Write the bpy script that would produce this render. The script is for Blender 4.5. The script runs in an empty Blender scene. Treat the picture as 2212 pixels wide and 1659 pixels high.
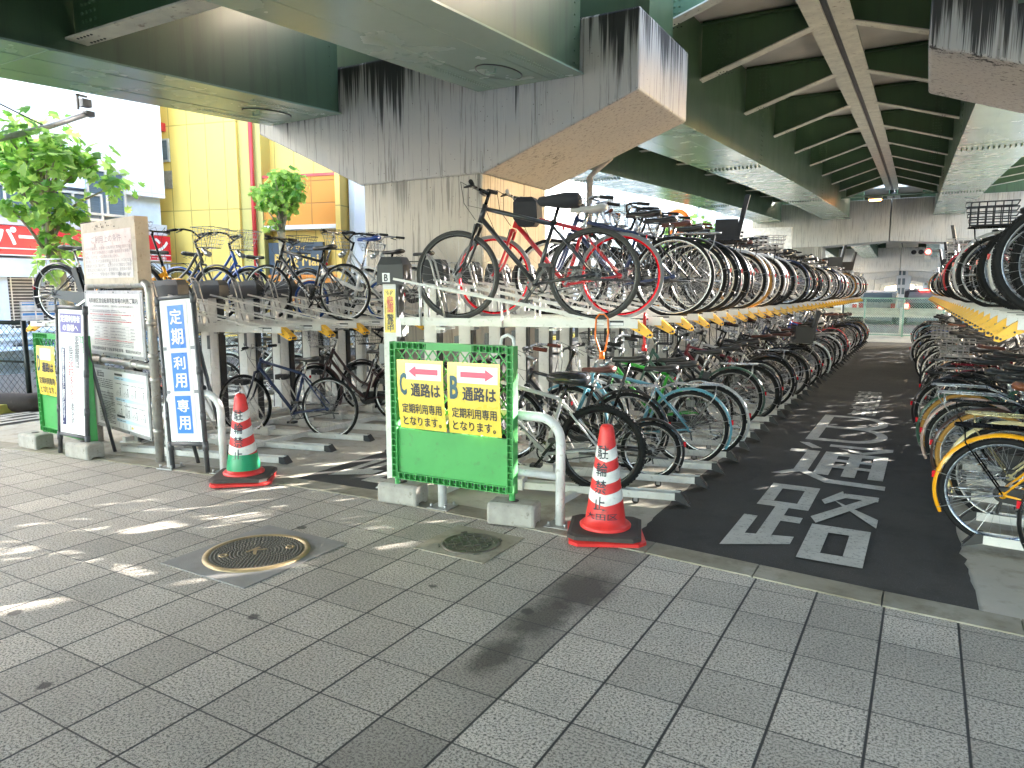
import bpy, math, random
from mathutils import Vector, Matrix
random.seed(7)
sc = bpy.context.scene
COL = sc.collection
R = math.radians
# ------------------------------------------------------------------ camera, world, sun, exposure
cam = bpy.data.cameras.new('camera'); camo = bpy.data.objects.new('camera', cam); COL.objects.link(camo)
cam.sensor_width = 36.0; cam.lens = 36.0*1545/2212; cam.clip_start = 0.05; cam.clip_end = 2000
camo.location = (0, 0, 1.6)
camo.rotation_euler = (R(90-7.45), 0, R(30))
sc.camera = camo
SUN_AZ = (0.56, 0.83)      # horizontal direction towards the sun
SUN_EL = 15.5
w = bpy.data.worlds.new('World'); sc.world = w; w.use_nodes = True
wn = w.node_tree.nodes; sky = wn.new('ShaderNodeTexSky'); sky.sky_type = 'NISHITA'; sky.sun_disc = False
sky.sun_elevation = R(SUN_EL); sky.sun_rotation = math.atan2(SUN_AZ[0], SUN_AZ[1]); sky.dust_density = 1.6; sky.air_density = 1.0; sky.ozone_density = 0.4
w.node_tree.links.new(sky.outputs[0], wn['Background'].inputs[0]); wn['Background'].inputs[1].default_value = 0.15
sl = bpy.data.lights.new('sun', 'SUN'); sl.energy = 2.3; sl.angle = R(0.5); sl.color = (1.0, 0.95, 0.88)
so = bpy.data.objects.new('sun', sl); COL.objects.link(so)
sd = Vector((SUN_AZ[0]*math.cos(R(SUN_EL)), SUN_AZ[1]*math.cos(R(SUN_EL)), math.sin(R(SUN_EL))))
so.rotation_euler = sd.to_track_quat('Z', 'Y').to_euler()
vs = sc.view_settings; vs.view_transform = 'Standard'; vs.look = 'None'; vs.gamma = 1.0; vs.exposure = 4.4
sc.cycles.max_bounces = 8; sc.cycles.diffuse_bounces = 5; sc.cycles.glossy_bounces = 3; sc.cycles.use_denoising = True
sc.cycles.transparent_max_bounces = 12

# ------------------------------------------------------------------ materials
MATS = {}
def newmat(n):
    m = bpy.data.materials.new(n); m.use_nodes = True; MATS[n] = m
    return m, m.node_tree.nodes, m.node_tree.links, m.node_tree.nodes['Principled BSDF']
def P(b, **k):
    for a, v in k.items():
        a = {'rough': 'Roughness', 'metal': 'Metallic', 'coat': 'Coat Weight', 'spec': 'Specular IOR Level', 'col': 'Base Color', 'alpha': 'Alpha', 'trans': 'Transmission Weight', 'emit': 'Emission Color', 'es': 'Emission Strength'}[a]
        b.inputs[a].default_value = (*v, 1) if isinstance(v, tuple) else v
def mth(N, L, op, a, b=None, c=None, clamp=False):
    n = N.new('ShaderNodeMath'); n.operation = op; n.use_clamp = clamp
    for i, x in enumerate((a, b, c)):
        if x is None: continue
        if isinstance(x, (int, float)): n.inputs[i].default_value = x
        else: L.new(x, n.inputs[i])
    return n.outputs[0]
def mix(N, L, f, a, b, mode='MIX'):
    n = N.new('ShaderNodeMix'); n.data_type = 'RGBA'; n.blend_type = mode
    for i, x in ((0, f), (6, a), (7, b)):
        if isinstance(x, (int, float)): n.inputs[i].default_value = x
        elif isinstance(x, tuple): n.inputs[i].default_value = (*x, 1)
        else: L.new(x, n.inputs[i])
    return n.outputs[2]
def coord(N, L, scale=(1, 1, 1), kind='Object'):
    t = N.new('ShaderNodeTexCoord'); m = N.new('ShaderNodeMapping'); m.inputs['Scale'].default_value = scale
    L.new(t.outputs[kind], m.inputs[0]); return m.outputs[0]
def noise(N, L, v, s, d=3, r=0.55):
    n = N.new('ShaderNodeTexNoise'); n.inputs['Scale'].default_value = s; n.inputs['Detail'].default_value = d; n.inputs['Roughness'].default_value = r
    L.new(v, n.inputs['Vector']); return n.outputs['Fac']
def ramp(N, L, f, lo, hi):
    n = N.new('ShaderNodeMapRange'); n.inputs[1].default_value = lo; n.inputs[2].default_value = hi
    L.new(f, n.inputs[0]); return n.outputs[0]
def bump(N, L, b, h, st=0.3, d=0.01):
    n = N.new('ShaderNodeBump'); n.inputs['Strength'].default_value = st; n.inputs['Distance'].default_value = d
    L.new(h, n.inputs['Height']); L.new(n.outputs[0], b.inputs['Normal'])
def plain(n, col, rough=0.5, metal=0.0, var=0.18, sc_=6.0, dirt=None, **k):
    m, N, L, b = newmat(n); P(b, rough=rough, metal=metal, **k)
    v = coord(N, L); f = noise(N, L, v, sc_, 4)
    lo = tuple(c*(1-var) for c in col); hi = tuple(min(1, c*(1+var)) for c in col)
    c = mix(N, L, ramp(N, L, f, .3, .7), lo, hi)
    if dirt:
        g = noise(N, L, v, sc_*3.1, 5, .7); c = mix(N, L, ramp(N, L, g, .58, .72), c, dirt)
    L.new(c, b.inputs['Base Color'])
    L.new(mth(N, L, 'MULTIPLY_ADD', f, 0.25, rough-0.12, clamp=True), b.inputs['Roughness'])
    return m
def objcol(n, rough, metal=0.0, coat=0.0, var=.3):
    m, N, L, b = newmat(n); P(b, rough=rough, metal=metal, coat=coat)
    o = N.new('ShaderNodeObjectInfo'); v = coord(N, L); f = noise(N, L, v, 14, 4, .65)
    if rough > .7: P(b, spec=.25)
    c = mix(N, L, mth(N, L, 'MULTIPLY', ramp(N, L, f, .45, .8), var), o.outputs['Color'], (.10, .085, .07))
    L.new(c, b.inputs['Base Color']); L.new(mth(N, L, 'MULTIPLY_ADD', f, .3, rough-.12, clamp=True), b.inputs['Roughness'])
    return m
objcol('bike_paint', .3, 0, .5, .10); objcol('bike_metal', .25, .95, 0, .16); objcol('rubber', .75, 0, 0, .10); objcol('leather', .38, 0, .15, .08)
plain('white_steel', (.66, .64, .60), .42, var=.07, dirt=(.46, .42, .37), sc_=9)
plain('white_paint', (.68, .68, .66), .35, dirt=(.40, .37, .32), sc_=7)
plain('black_plastic', (.028, .028, .03), .5)
plain('dark_steel', (.09, .09, .09), .4, .7)
plain('galvanised', (.42, .42, .41), .42, .75, sc_=18)
plain('pipe_grey', (.40, .38, .35), .45, .5, dirt=(.20, .13, .08), sc_=9)
plain('pipe_dark', (.10, .10, .105), .45, .3, dirt=(.16, .12, .1), sc_=12)
plain('yellow_plastic', (.80, .42, .01), .33, coat=.3, dirt=(.42, .2, .02))
plain('barrier_green', (.065, .34, .085), .42, var=.1, dirt=(.07, .24, .07), sc_=4)
plain('cone_red', (.70, .035, .03), .4, dirt=(.36, .03, .03), sc_=7)
plain('cone_white', (.72, .70, .66), .42, dirt=(.42, .40, .37), sc_=11)
plain('tape_green', (.01, .30, .12), .35)
plain('rubber_base', (.055, .042, .036), .7, dirt=(.11, .085, .065))
plain('sign_white', (.74, .73, .73), .3, var=.05, sc_=3)
plain('sign_old', (.60, .585, .56), .35, var=.1, sc_=3, dirt=(.48, .44, .38))
plain('sign_paper', (.56, .53, .50), .3, var=.16, sc_=6, coat=.3, dirt=(.46, .42, .36))
plain('sign_yellow', (.80, .58, .07), .28, var=.08, coat=.4, sc_=5)
plain('sign_blue', (.02, .17, .62), .3, var=.1)
plain('sign_violet', (.17, .15, .36), .35, var=.1)
plain('sign_navy', (.04, .04, .12), .35, var=.1)
plain('ink', (.03, .03, .04), .5, var=.1); plain('ink_grey', (.22, .22, .23), .5, var=.1)
plain('ink_teal', (.02, .09, .12), .45); plain('ink_white', (.78, .78, .78), .45, var=.03)
plain('ink_red', (.58, .03, .04), .45); plain('arrow_red', (.68, .05, .12), .35)
plain('sign_red', (.62, .012, .03), .3, var=.06)
plain('tint_blue', (.50, .68, .80), .4, var=.04)
plain('tag_board', (.42, .36, .28), .6, dirt=(.26, .2, .14), sc_=5)
plain('tape_orange', (.75, .16, .01), .4); plain('cable_red', (.5, .02, .02), .35)
plain('road_yellow', (.55, .5, .12), .8)
plain('cast_iron', (.15, .135, .11), .5, .55, sc_=25); plain('brass_edge', (.42, .31, .17), .42, .5, sc_=10)
plain('block_concrete', (.36, .34, .30), .9, sc_=9, dirt=(.2, .18, .15))
plain('facade_white', (.78, .79, .80), .5, var=.04, sc_=.7); plain('facade_blue_and_shade', (.60, .66, .74), .5, var=.06)
plain('facade_grey', (.52, .54, .56), .6, var=.05)
plain('facade_orange', (.62, .20, .015), .5, var=.06); plain('soffit_white', (.7, .68, .64), .6)
plain('pipe_red', (.5, .03, .03), .35); plain('alu', (.6, .62, .64), .35, .6)
plain('shop_dark', (.06, .06, .065), .5); plain('carton', (.5, .55, .62), .6); plain('carton_blue', (.03, .2, .55), .5); plain('shop_sign', (.012, .035, .06), .4); plain('gold', (.6, .38, .08), .4)
plain('bark', (.30, .27, .2), .85, sc_=7, var=.35, dirt=(.14, .12, .09))
plain('fence_dark', (.016, .022, .02), .4, .2); plain('fence_green', (.26, .42, .33), .4)
plain('rail_cream', (.62, .58, .50), .45, sc_=4, dirt=(.4, .34, .26)); plain('rail_blue', (.5, .62, .75), .45)
plain('car_silver', (.45, .46, .47), .3, .4, coat=.6); plain('car_black', (.03, .03, .035), .25, coat=.7); plain('car_white', (.7, .7, .7), .25, coat=.6)
plain('stain_cloth', (.03, .03, .035), .8); plain('plastic_bag', (.55, .54, .52), .25, var=.3, sc_=30)
plain('saddle_cover', (.03, .03, .032), .16, var=.3, sc_=20)
m, N, L, b = newmat('glass'); P(b, col=(.10, .14, .17), rough=.08, spec=.6)
f = noise(N, L, coord(N, L, (1, 1, 30)), 2.0); L.new(mix(N, L, f, (.06, .085, .10), (.16, .20, .23)), b.inputs['Base Color'])
def lamp(n, col, s):
    m, N, L, b = newmat(n); P(b, col=col, emit=col, es=s)
lamp('lamp_red', (1, .03, .02), 4); lamp('lamp_orange', (1, .42, .1), 4)
m, N, L, b = newmat('reflector_red'); P(b, col=(.6, .01, .02), rough=.15)
# pavement: porous slabs, thin joints, stains, gum spots
m, N, L, b = newmat('pavement'); v = coord(N, L)
sx = N.new('ShaderNodeSeparateXYZ'); L.new(v, sx.inputs[0])
T = .32
def joint(o, off, wd):
    u = mth(N, L, 'FRACT', mth(N, L, 'DIVIDE', mth(N, L, 'ADD', o, off), T))
    d = mth(N, L, 'MINIMUM', u, mth(N, L, 'SUBTRACT', 1.0, u)); return ramp(N, L, d, wd/T*.45, wd/T*.9)
jx = joint(sx.outputs[0], .41+320*.32, .0080); jy = joint(sx.outputs[1], -.02+320*.325, .0052)
J = mth(N, L, 'MULTIPLY', jx, mth(N, L, 'MULTIPLY_ADD', jy, .88, .12))
fl = N.new('ShaderNodeCombineXYZ')
L.new(mth(N, L, 'FLOOR', mth(N, L, 'DIVIDE', mth(N, L, 'ADD', sx.outputs[0], .41), T)), fl.inputs[0]); L.new(mth(N, L, 'FLOOR', mth(N, L, 'DIVIDE', mth(N, L, 'ADD', sx.outputs[1], -.02), T)), fl.inputs[1])
wnz = N.new('ShaderNodeTexWhiteNoise'); L.new(fl.outputs[0], wnz.inputs['Vector'])
g1 = noise(N, L, v, 95, 2, .6); g2 = noise(N, L, v, 1.1, 4, .6); g3 = noise(N, L, v, 210, 1, .5)
sp = ramp(N, L, mth(N, L, 'MULTIPLY_ADD', g3, .35, mth(N, L, 'MULTIPLY', g1, .65)), .385, .545)
c = mix(N, L, sp, (.06, .055, .047), (.66, .60, .52))
c = mix(N, L, mth(N, L, 'MULTIPLY', wnz.outputs['Value'], .34), c, (.12, .108, .09))
wn2 = N.new('ShaderNodeTexWhiteNoise'); wn2.noise_dimensions = '1D'; L.new(mth(N, L, 'FLOOR', mth(N, L, 'DIVIDE', mth(N, L, 'ADD', sx.outputs[0], .41), T)), wn2.inputs['W'])
c = mix(N, L, mth(N, L, 'MULTIPLY', wn2.outputs['Value'], .22), c, (.12, .108, .09))
band = mth(N, L, 'COMPARE', sx.outputs[0], -1.53, .16); c = mix(N, L, mth(N, L, 'MULTIPLY', band, mth(N, L, 'MULTIPLY_ADD', g2, .5, .18)), c, (.10, .088, .072))
fine = noise(N, L, v, 14, 6, .75); c = mix(N, L, mth(N, L, 'MULTIPLY', ramp(N, L, fine,   .58, .70), .25), c, (.08, .07, .06))
c = mix(N, L, mth(N, L, 'MULTIPLY', ramp(N, L, g2, .42, .72), .35), c, (.12, .11, .10))
# long dark spill
def spot(x, y, rx, ry, ang):
    mp = N.new('ShaderNodeMapping'); mp.vector_type = 'TEXTURE'; mp.inputs['Location'].default_value = (x, y, 0); mp.inputs['Rotation'].default_value = (0, 0, ang); mp.inputs['Scale'].default_value = (rx, ry, 1)
    L.new(v, mp.inputs[0]); ln = N.new('ShaderNodeVectorMath'); ln.operation = 'LENGTH'; L.new(mp.outputs[0], ln.inputs[0])
    g = noise(N, L, v, 9, 5, .7); return ramp(N, L, mth(N, L, 'MULTIPLY_ADD', g, 1.3, ln.outputs['Value']), 1.75, 1.15)
for q in ((-1.51, 3.38, .19, .30, .1), (-1.55, 2.98, .14, .28, -.05), (-1.55, 2.55, .10, .2, 0)):
    c = mix(N, L, mth(N, L, 'MULTIPLY', spot(*q), .75), c, (.028, .022, .018))
vo = N.new('ShaderNodeTexVoronoi'); vo.inputs['Scale'].default_value = 2.6; L.new(v, vo.inputs['Vector'])
gm = mth(N, L, 'MULTIPLY', ramp(N, L, mth(N, L, 'MULTIPLY_ADD', noise(N, L, v, 30, 4), .10, vo.outputs['Distance']), .155, .125), mth(N, L, 'GREATER_THAN', vo.outputs['Color'], .5))
c = mix(N, L, mth(N, L, 'MULTIPLY', gm, .85), c, (.032, .029, .026))
c = mix(N, L, J, (.022, .022, .022), c); L.new(c, b.inputs['Base Color']); P(b, rough=.62)
bump(N, L, b, mth(N, L, 'MULTIPLY_ADD', sp, .35, J), .6, .004)
def ground(n, c1, c2, s, rough=.85, pits=None, stain=None):
    m, N, L, b = newmat(n); P(b, rough=rough); v = coord(N, L)
    c = mix(N, L, ramp(N, L, noise(N, L, v, s, 6, .6), .3, .7), c1, c2)
    h = noise(N, L, v, 160, 2)
    if pits: c = mix(N, L, ramp(N, L, h, .62, .72), c, pits)
    if stain: c = mix(N, L, mth(N, L, 'MULTIPLY', ramp(N, L, noise(N, L, v, s*2.7, 6, .7), .5, .68), .7), c, stain)
    L.new(c, b.inputs['Base Color']); bump(N, L, b, h, .5, .004); return m
ground('asphalt', (.034, .031, .027), (.056, .051, .044), 1.1, .85, (.12, .11, .10), (.025, .022, .019))
ground('road_asphalt', (.06, .06, .062), (.09, .09, .09), .8)
ground('floor_concrete', (.34, .315, .26), (.48, .445, .375), 1.4, .7, None, (.19, .16, .12))
ground('kerb_concrete', (.20, .175, .12), (.36, .33, .27), 2.0, .8, None, (.15, .125, .08))
ground('dirt_ground', (.22, .21, .19), (.30, .29, .26), .5)
ground('lid_frame', (.20, .19, .18), (.27, .26, .25), 6, .6)
m, N, L, b = newmat('road_paint'); v = coord(N, L); P(b, rough=.7)
k = ramp(N, L, noise(N, L, v, 38, 8, .8), .53, .63); c = mix(N, L, ramp(N, L, noise(N, L, v, 3, 4), .3, .7), (.40, .38, .33), (.55, .53, .48)); L.new(mix(N, L, mth(N, L, 'MULTIPLY', k, .75), c, (.09, .085, .075)), b.inputs['Base Color'])
m, N, L, b = newmat('puddle'); P(b, col=(.012, .012, .012), rough=.04)
# viaduct concrete: vertical drip streaks, black runs from the top edge, pinholes
def cap_mat(n, zlo, zhi, amt, base=(.46, .45, .43), warm=(.53, .495, .44)):
    m, N, L, b = newmat(n); P(b, rough=.75); v = coord(N, L); sx = N.new('ShaderNodeSeparateXYZ'); L.new(v, sx.inputs[0])
    c = mix(N, L, ramp(N, L, noise(N, L, v, .7, 5), .35, .65), base, warm)
    vs_ = coord(N, L, (1, 1, .035)); st = noise(N, L, vs_, 22, 5, .7)
    c = mix(N, L, mth(N, L, 'MULTIPLY', ramp(N, L, st, .54, .62), .62), c, (.15, .13, .11))
    c = mix(N, L, mth(N, L, 'MULTIPLY', ramp(N, L, noise(N, L, coord(N, L, (1, 1, .05)), 11, 3), .54, .68), .45), c, (.56, .53, .48))
    # black runs
    h = ramp(N, L, sx.outputs[2], zlo, zhi); big = noise(N, L, coord(N, L, (1, 1, .02)), .9, 2)
    run = noise(N, L, coord(N, L, (1, 1, .012)), 15, 5, .75)
    r = ramp(N, L, mth(N, L, 'ADD', run, mth(N, L, 'MULTIPLY_ADD', h, .40, mth(N, L, 'MULTIPLY_ADD', big, 1.1, -.84))), .50, .58)
    c = mix(N, L, mth(N, L, 'MULTIPLY', r, amt), c, (.016, .014, .013))
    vo = N.new('ShaderNodeTexVoronoi'); vo.inputs['Scale'].default_value = 13; L.new(v, vo.inputs['Vector'])
    gn = N.new('ShaderNodeNewGeometry'); gs = N.new('ShaderNodeSeparateXYZ'); L.new(gn.outputs['Normal'], gs.inputs[0]); side_ = ramp(N, L, mth(N, L, 'ABSOLUTE', gs.outputs[2]), .5, .2)
    c = mix(N, L, mth(N, L, 'MULTIPLY', mth(N, L, 'MULTIPLY', ramp(N, L, vo.outputs['Distance'], .13, .08), side_), mth(N, L, 'MULTIPLY', ramp(N, L, noise(N, L, v, 2, 3), .48, .6), .7)), c, (.09, .07, .055))
    L.new(c, b.inputs['Base Color']); bump(N, L, b, noise(N, L, v, 30, 4), .25, .01)
cap_mat('cap_concrete', 3.5, 5.0, .93); cap_mat('column_concrete', 2.4, 3.6, .45, (.50, .46, .39), (.58, .53, .44)); cap_mat('far_concrete', 4.4, 7.2, .25)
# girder paint
def girder_mat(n, c1, c2, rough, streak):
    m, N, L, b = newmat(n); P(b, rough=rough, coat=.25); b.inputs['Coat Roughness'].default_value = .18; v = coord(N, L)
    c = mix(N, L, ramp(N, L, noise(N, L, v, .6, 5), .3, .7), c1, c2)
    c = mix(N, L, mth(N, L, 'MULTIPLY', ramp(N, L, noise(N, L, coord(N, L, (1, 1, .05)), 6, 5, .7), .5, .75), streak), c, (.03, .035, .025))
    c = mix(N, L, mth(N, L, 'MULTIPLY', ramp(N, L, noise(N, L, coord(N, L, (1, .4, 1)), 2.2, 6, .75), .64, .72), .07), c, (.30, .31, .25))
    c = mix(N, L, mth(N, L, 'MULTIPLY', ramp(N, L, noise(N, L, v, 7, 8, .8), .64, .72), .35), c, (.11, .065, .035))
    L.new(c, b.inputs['Base Color']); L.new(mth(N, L, 'MULTIPLY_ADD', noise(N, L, v, 1.3, 4), .25, rough-.12, clamp=True), b.inputs['Roughness'])
    bump(N, L, b, noise(N, L, coord(N, L, (1, .25, 1)), .9, 2), .06, .03)
girder_mat('girder_paint', (.052, .095, .046), (.07, .122, .06), .45, .55)
girder_mat('lit_girder_green', (.25, .36, .27), (.29, .39, .30), .24, .06)  # same green lightened: ground and sky reflection put into the colour
girder_mat('rib_paint', (.045, .095, .04), (.06, .125, .055), .45, .3)
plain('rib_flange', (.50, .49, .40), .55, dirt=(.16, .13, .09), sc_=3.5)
plain('slab_concrete', (.50, .475, .44), .8, sc_=.8)
plain('drip_steel', (.05, .055, .05), .5, .3, sc_=3)
# facades
def panel(n, col, pitch, zseams, off=0.0, axis=0, seam=.55):
    m, N, L, b = newmat(n); P(b, rough=.55); v = coord(N, L); sx = N.new('ShaderNodeSeparateXYZ'); L.new(v, sx.inputs[0])
    u = mth(N, L, 'FRACT', mth(N, L, 'ADD', mth(N, L, 'DIVIDE', sx.outputs[axis], pitch), 50.0+off)); d = mth(N, L, 'MINIMUM', u, mth(N, L, 'SUBTRACT', 1.0, u)); k = ramp(N, L, d, .008/pitch, .022/pitch)
    for z in zseams:
        k = mth(N, L, 'MULTIPLY', k, ramp(N, L, mth(N, L, 'ABSOLUTE', mth(N, L, 'SUBTRACT', sx.outputs[2], z)), .008, .022))
    c = mix(N, L, noise(N, L, v, 1.2, 4), tuple(x*.93 for x in col), tuple(min(1, x*1.05) for x in col))
    L.new(mix(N, L, k, tuple(x*seam for x in col), c), b.inputs['Base Color']); bump(N, L, b, mth(N, L, 'MULTIPLY_ADD', noise(N, L, v, 45, 2), .15, k), .4, .01)
panel('wall_yellow', (.76, .53, .13), .62, (1.5, 3.9, 6.3)); panel('wall_white', (.80, .80, .81), .75, (4.3,), axis=1, seam=.75); panel('wall_orange', (.62, .23, .015), .75, (3.4, 4.0, 4.6)); panel('wall_olive', (.50, .42, .13), .9, (1.5, 3.9))
m, N, L, b = newmat('wall_tile'); bt = N.new('ShaderNodeTexBrick'); bt.inputs['Scale'].default_value = 5; L.new(coord(N, L, (1, 1, 1), 'Generated'), bt.inputs['Vector'])
bt.inputs['Color1'].default_value = (.36, .42, .52, 1); bt.inputs['Color2'].default_value = (.45, .5, .58, 1); bt.inputs['Mortar'].default_value = (.55, .56, .6, 1); L.new(bt.outputs['Color'], b.inputs['Base Color'])
def leafmat(n, c1, c2):
    m, N, L, b = newmat(n); P(b, rough=.5); g = N.new('ShaderNodeNewGeometry')
    L.new(mix(N, L, g.outputs['Random Per Island'], c1, c2), b.inputs['Base Color'])
    tr = N.new('ShaderNodeBsdfTranslucent'); L.new(mix(N, L, g.outputs['Random Per Island'], tuple(x*1.5 for x in c1), tuple(x*1.5 for x in c2)), tr.inputs[0])
    ms = N.new('ShaderNodeMixShader'); ms.inputs[0].default_value = .6; L.new(b.outputs[0], ms.inputs[1]); L.new(tr.outputs[0], ms.inputs[2]); L.new(ms.outputs[0], N['Material Output'].inputs[0])
leafmat('leaves', (.10, .26, .04), (.42, .58, .15)); leafmat('hedge_leaves', (.08, .20, .04), (.22, .34, .08))

# ------------------------------------------------------------------ mesh builder
class MB:
    def __init__(s): s.v = []; s.f = []; s.mi = []; s.sm = []
    def add(s, vs, fs, mi=0, sm=False):
        o = len(s.v); s.v += [tuple(x) for x in vs]; s.f += [tuple(i+o for i in f) for f in fs]; s.mi += [mi]*len(fs); s.sm += [sm]*len(fs); return s
    def box(s, x0, x1, y0, y1, z0, z1, mi=0):
        return s.add([(x, y, z) for z in (z0, z1) for y in (y0, y1) for x in (x0, x1)], [(0, 2, 3, 1), (4, 5, 7, 6), (0, 1, 5, 4), (2, 6, 7, 3), (0, 4, 6, 2), (1, 3, 7, 5)], mi)
    def bar(s, a, b, w, h, up=(0, 0, 1), mi=0):    # rectangular bar from a to b, width w across, height h along up
        a = Vector(a); b = Vector(b); d = (b-a).normalized(); u = Vector(up); sd = d.cross(u)
        if sd.length < 1e-5: sd = d.cross(Vector((1, 0, 0)))
        sd.normalize(); u = sd.cross(d); vs = []
        for p in (a, b):
            for i, j in ((-1, -1), (1, -1), (1, 1), (-1, 1)): vs.append(p+sd*(w/2*i)+u*(h/2*j))
        return s.add(vs, [(3, 2, 1, 0), (4, 5, 6, 7), (0, 1, 5, 4), (1, 2, 6, 5), (2, 3, 7, 6), (3, 0, 4, 7)], mi)
    def tube(s, pts, r, n=6, closed=False, mi=0, cap=True):
        pts = [Vector(p) for p in pts]; k = len(pts); rs = r if isinstance(r, (list, tuple)) else [r]*k; vs = []; ref = None
        for i in range(k):
            if closed: d = pts[(i+1) % k]-pts[i-1]
            else: d = pts[min(i+1, k-1)]-pts[max(i-1, 0)]
            d.normalize()
            if ref is None:
                ref = Vector((0, 0, 1)) if abs(d.z) < .9 else Vector((1, 0, 0))
            u = ref-d*ref.dot(d)
            if u.length < 1e-4: u = d.orthogonal()
            u.normalize(); ref = u; w_ = d.cross(u)
            for j in range(n):
                a = 2*math.pi*j/n; vs.append(pts[i]+(u*math.cos(a)+w_*math.sin(a))*rs[i])
        fs = []
        for i in range(k if closed else k-1):
            for j in range(n):
                a = i*n+j; b_ = i*n+(j+1) % n; c = ((i+1) % k)*n+(j+1) % n; d_ = ((i+1) % k)*n+j; fs.append((a, b_, c, d_))
        if cap and not closed: fs += [tuple(range(n-1, -1, -1)), tuple(range((k-1)*n, k*n))]
        return s.add(vs, fs, mi, n > 4)
    def cyl(s, a, b, r, n=12, mi=0): return s.tube([a, b], r, n, mi=mi)
    def torus(s, c, Rr, r, n=40, k=8, mi=0, a0=0, a1=None, flat=1.0):     # in the x-z plane
        vs = []; full = a1 is None; a1 = 2*math.pi if full else a1; m_ = n if full else n+1
        for i in range(m_):
            a = a0+(a1-a0)*i/n
            for j in range(k):
                t = 2*math.pi*j/k; q = Rr+r*math.cos(t)*flat; vs.append((c[0]+q*math.cos(a), c[1]+r*math.sin(t), c[2]+q*math.sin(a)))
        fs = [(i*k+j, i*k+(j+1) % k, ((i+1) % m_)*k+(j+1) % k, ((i+1) % m_)*k+j) for i in range(n) for j in range(k)]
        return s.add(vs, fs, mi, True)
    def lathe(s, prof, n=32, mi=0, c=(0, 0, 0)):
        vs = [(c[0]+r*math.cos(2*math.pi*j/n), c[1]+r*math.sin(2*math.pi*j/n), c[2]+z) for r, z in prof for j in range(n)]
        return s.add(vs, [(i*n+j, i*n+(j+1) % n, (i+1)*n+(j+1) % n, (i+1)*n+j) for i in range(len(prof)-1) for j in range(n)], mi, True)
    def loft(s, secs, mi=0, sm=False):
        n = len(secs[0]); vs = [p for q in secs for p in q]
        fs = [(i*n+j, i*n+(j+1) % n, (i+1)*n+(j+1) % n, (i+1)*n+j) for i in range(len(secs)-1) for j in range(n)]
        fs += [tuple(range(n-1, -1, -1)), tuple(range((len(secs)-1)*n, len(secs)*n))]
        return s.add(vs, fs, mi, sm)
    def prism(s, poly, d, mi=0):       # polygon (list of 3D points) swept by vector d
        d = Vector(d); return s.loft([[Vector(p) for p in poly], [Vector(p)+d for p in poly]], mi)
    def quad(s, a, b, c, d, mi=0): return s.add([a, b, c, d], [(0, 1, 2, 3)], mi)
    def dome(s, c, r, nrm=(0, 0, -1), n=6, mi=0):
        nrm = Vector(nrm); u = nrm.orthogonal().normalized(); w_ = nrm.cross(u); c = Vector(c); vs = []
        for q, h in ((1, 0), (.75, .55)): vs += [c+(u*math.cos(2*math.pi*j/n)+w_*math.sin(2*math.pi*j/n))*r*q+nrm*r*h for j in range(n)]
        vs.append(c+nrm*r*.8)
        return s.add(vs, [(j, (j+1) % n, n+(j+1) % n, n+j) for j in range(n)]+[(n+j, n+(j+1) % n, 2*n) for j in range(n)], mi, True)
    def build(s, name, mats, parent=None, link=True, bevel=0):
        me = bpy.data.meshes.new(name); me.from_pydata(s.v, [], s.f)
        for mm in (mats if isinstance(mats, (list, tuple)) else [mats]): me.materials.append(MATS[mm])
        me.polygons.foreach_set('material_index', s.mi); me.polygons.foreach_set('use_smooth', s.sm); me.update()
        o = bpy.data.objects.new(name, me)
        if link: COL.objects.link(o)
        if parent: o.parent = parent
        if bevel:
            bm_ = o.modifiers.new('bevel', 'BEVEL'); bm_.width = bevel; bm_.segments = 2; bm_.limit_method = 'ANGLE'
        return o
def tag(o, label=None, cat=None, group=None, kind=None):
    if label: o['label'] = label
    if cat: o['category'] = cat
    if group: o['group'] = group
    if kind: o['kind'] = kind
    return o
def thing(name, label, cat, loc=(0, 0, 0), rot=0, group=None, link=True):
    o = bpy.data.objects.new(name, None); o.empty_display_size = .1
    if link: COL.objects.link(o)
    o.location = loc; o.rotation_euler = rot if isinstance(rot, tuple) else (0, 0, rot)
    return tag(o, label, cat, group)
def struct(o): o['kind'] = 'structure'; return o
def copy_tree(o, parent=None):
    c = o.copy(); COL.objects.link(c); c.parent = parent
    for ch in o.children: copy_tree(ch, c)
    return c
DG = None
def text_verts(body, vertical=False, res=2):
    cu = bpy.data.curves.new('t', 'FONT'); cu.size = 1.0; cu.resolution_u = res; cu.align_x = 'CENTER'
    cu.body = '\n'.join(body) if vertical else body
    if vertical: cu.space_line = .82
    o = bpy.data.objects.new('t', cu); COL.objects.link(o); bpy.context.view_layer.update()
    me = bpy.data.meshes.new_from_object(o.evaluated_get(bpy.context.evaluated_depsgraph_get()))
    vs = [tuple(v.co) for v in me.vertices]; fs = [tuple(p.vertices) for p in me.polygons]
    bpy.data.objects.remove(o); bpy.data.curves.remove(cu); bpy.data.meshes.remove(me)
    return vs, fs
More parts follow.
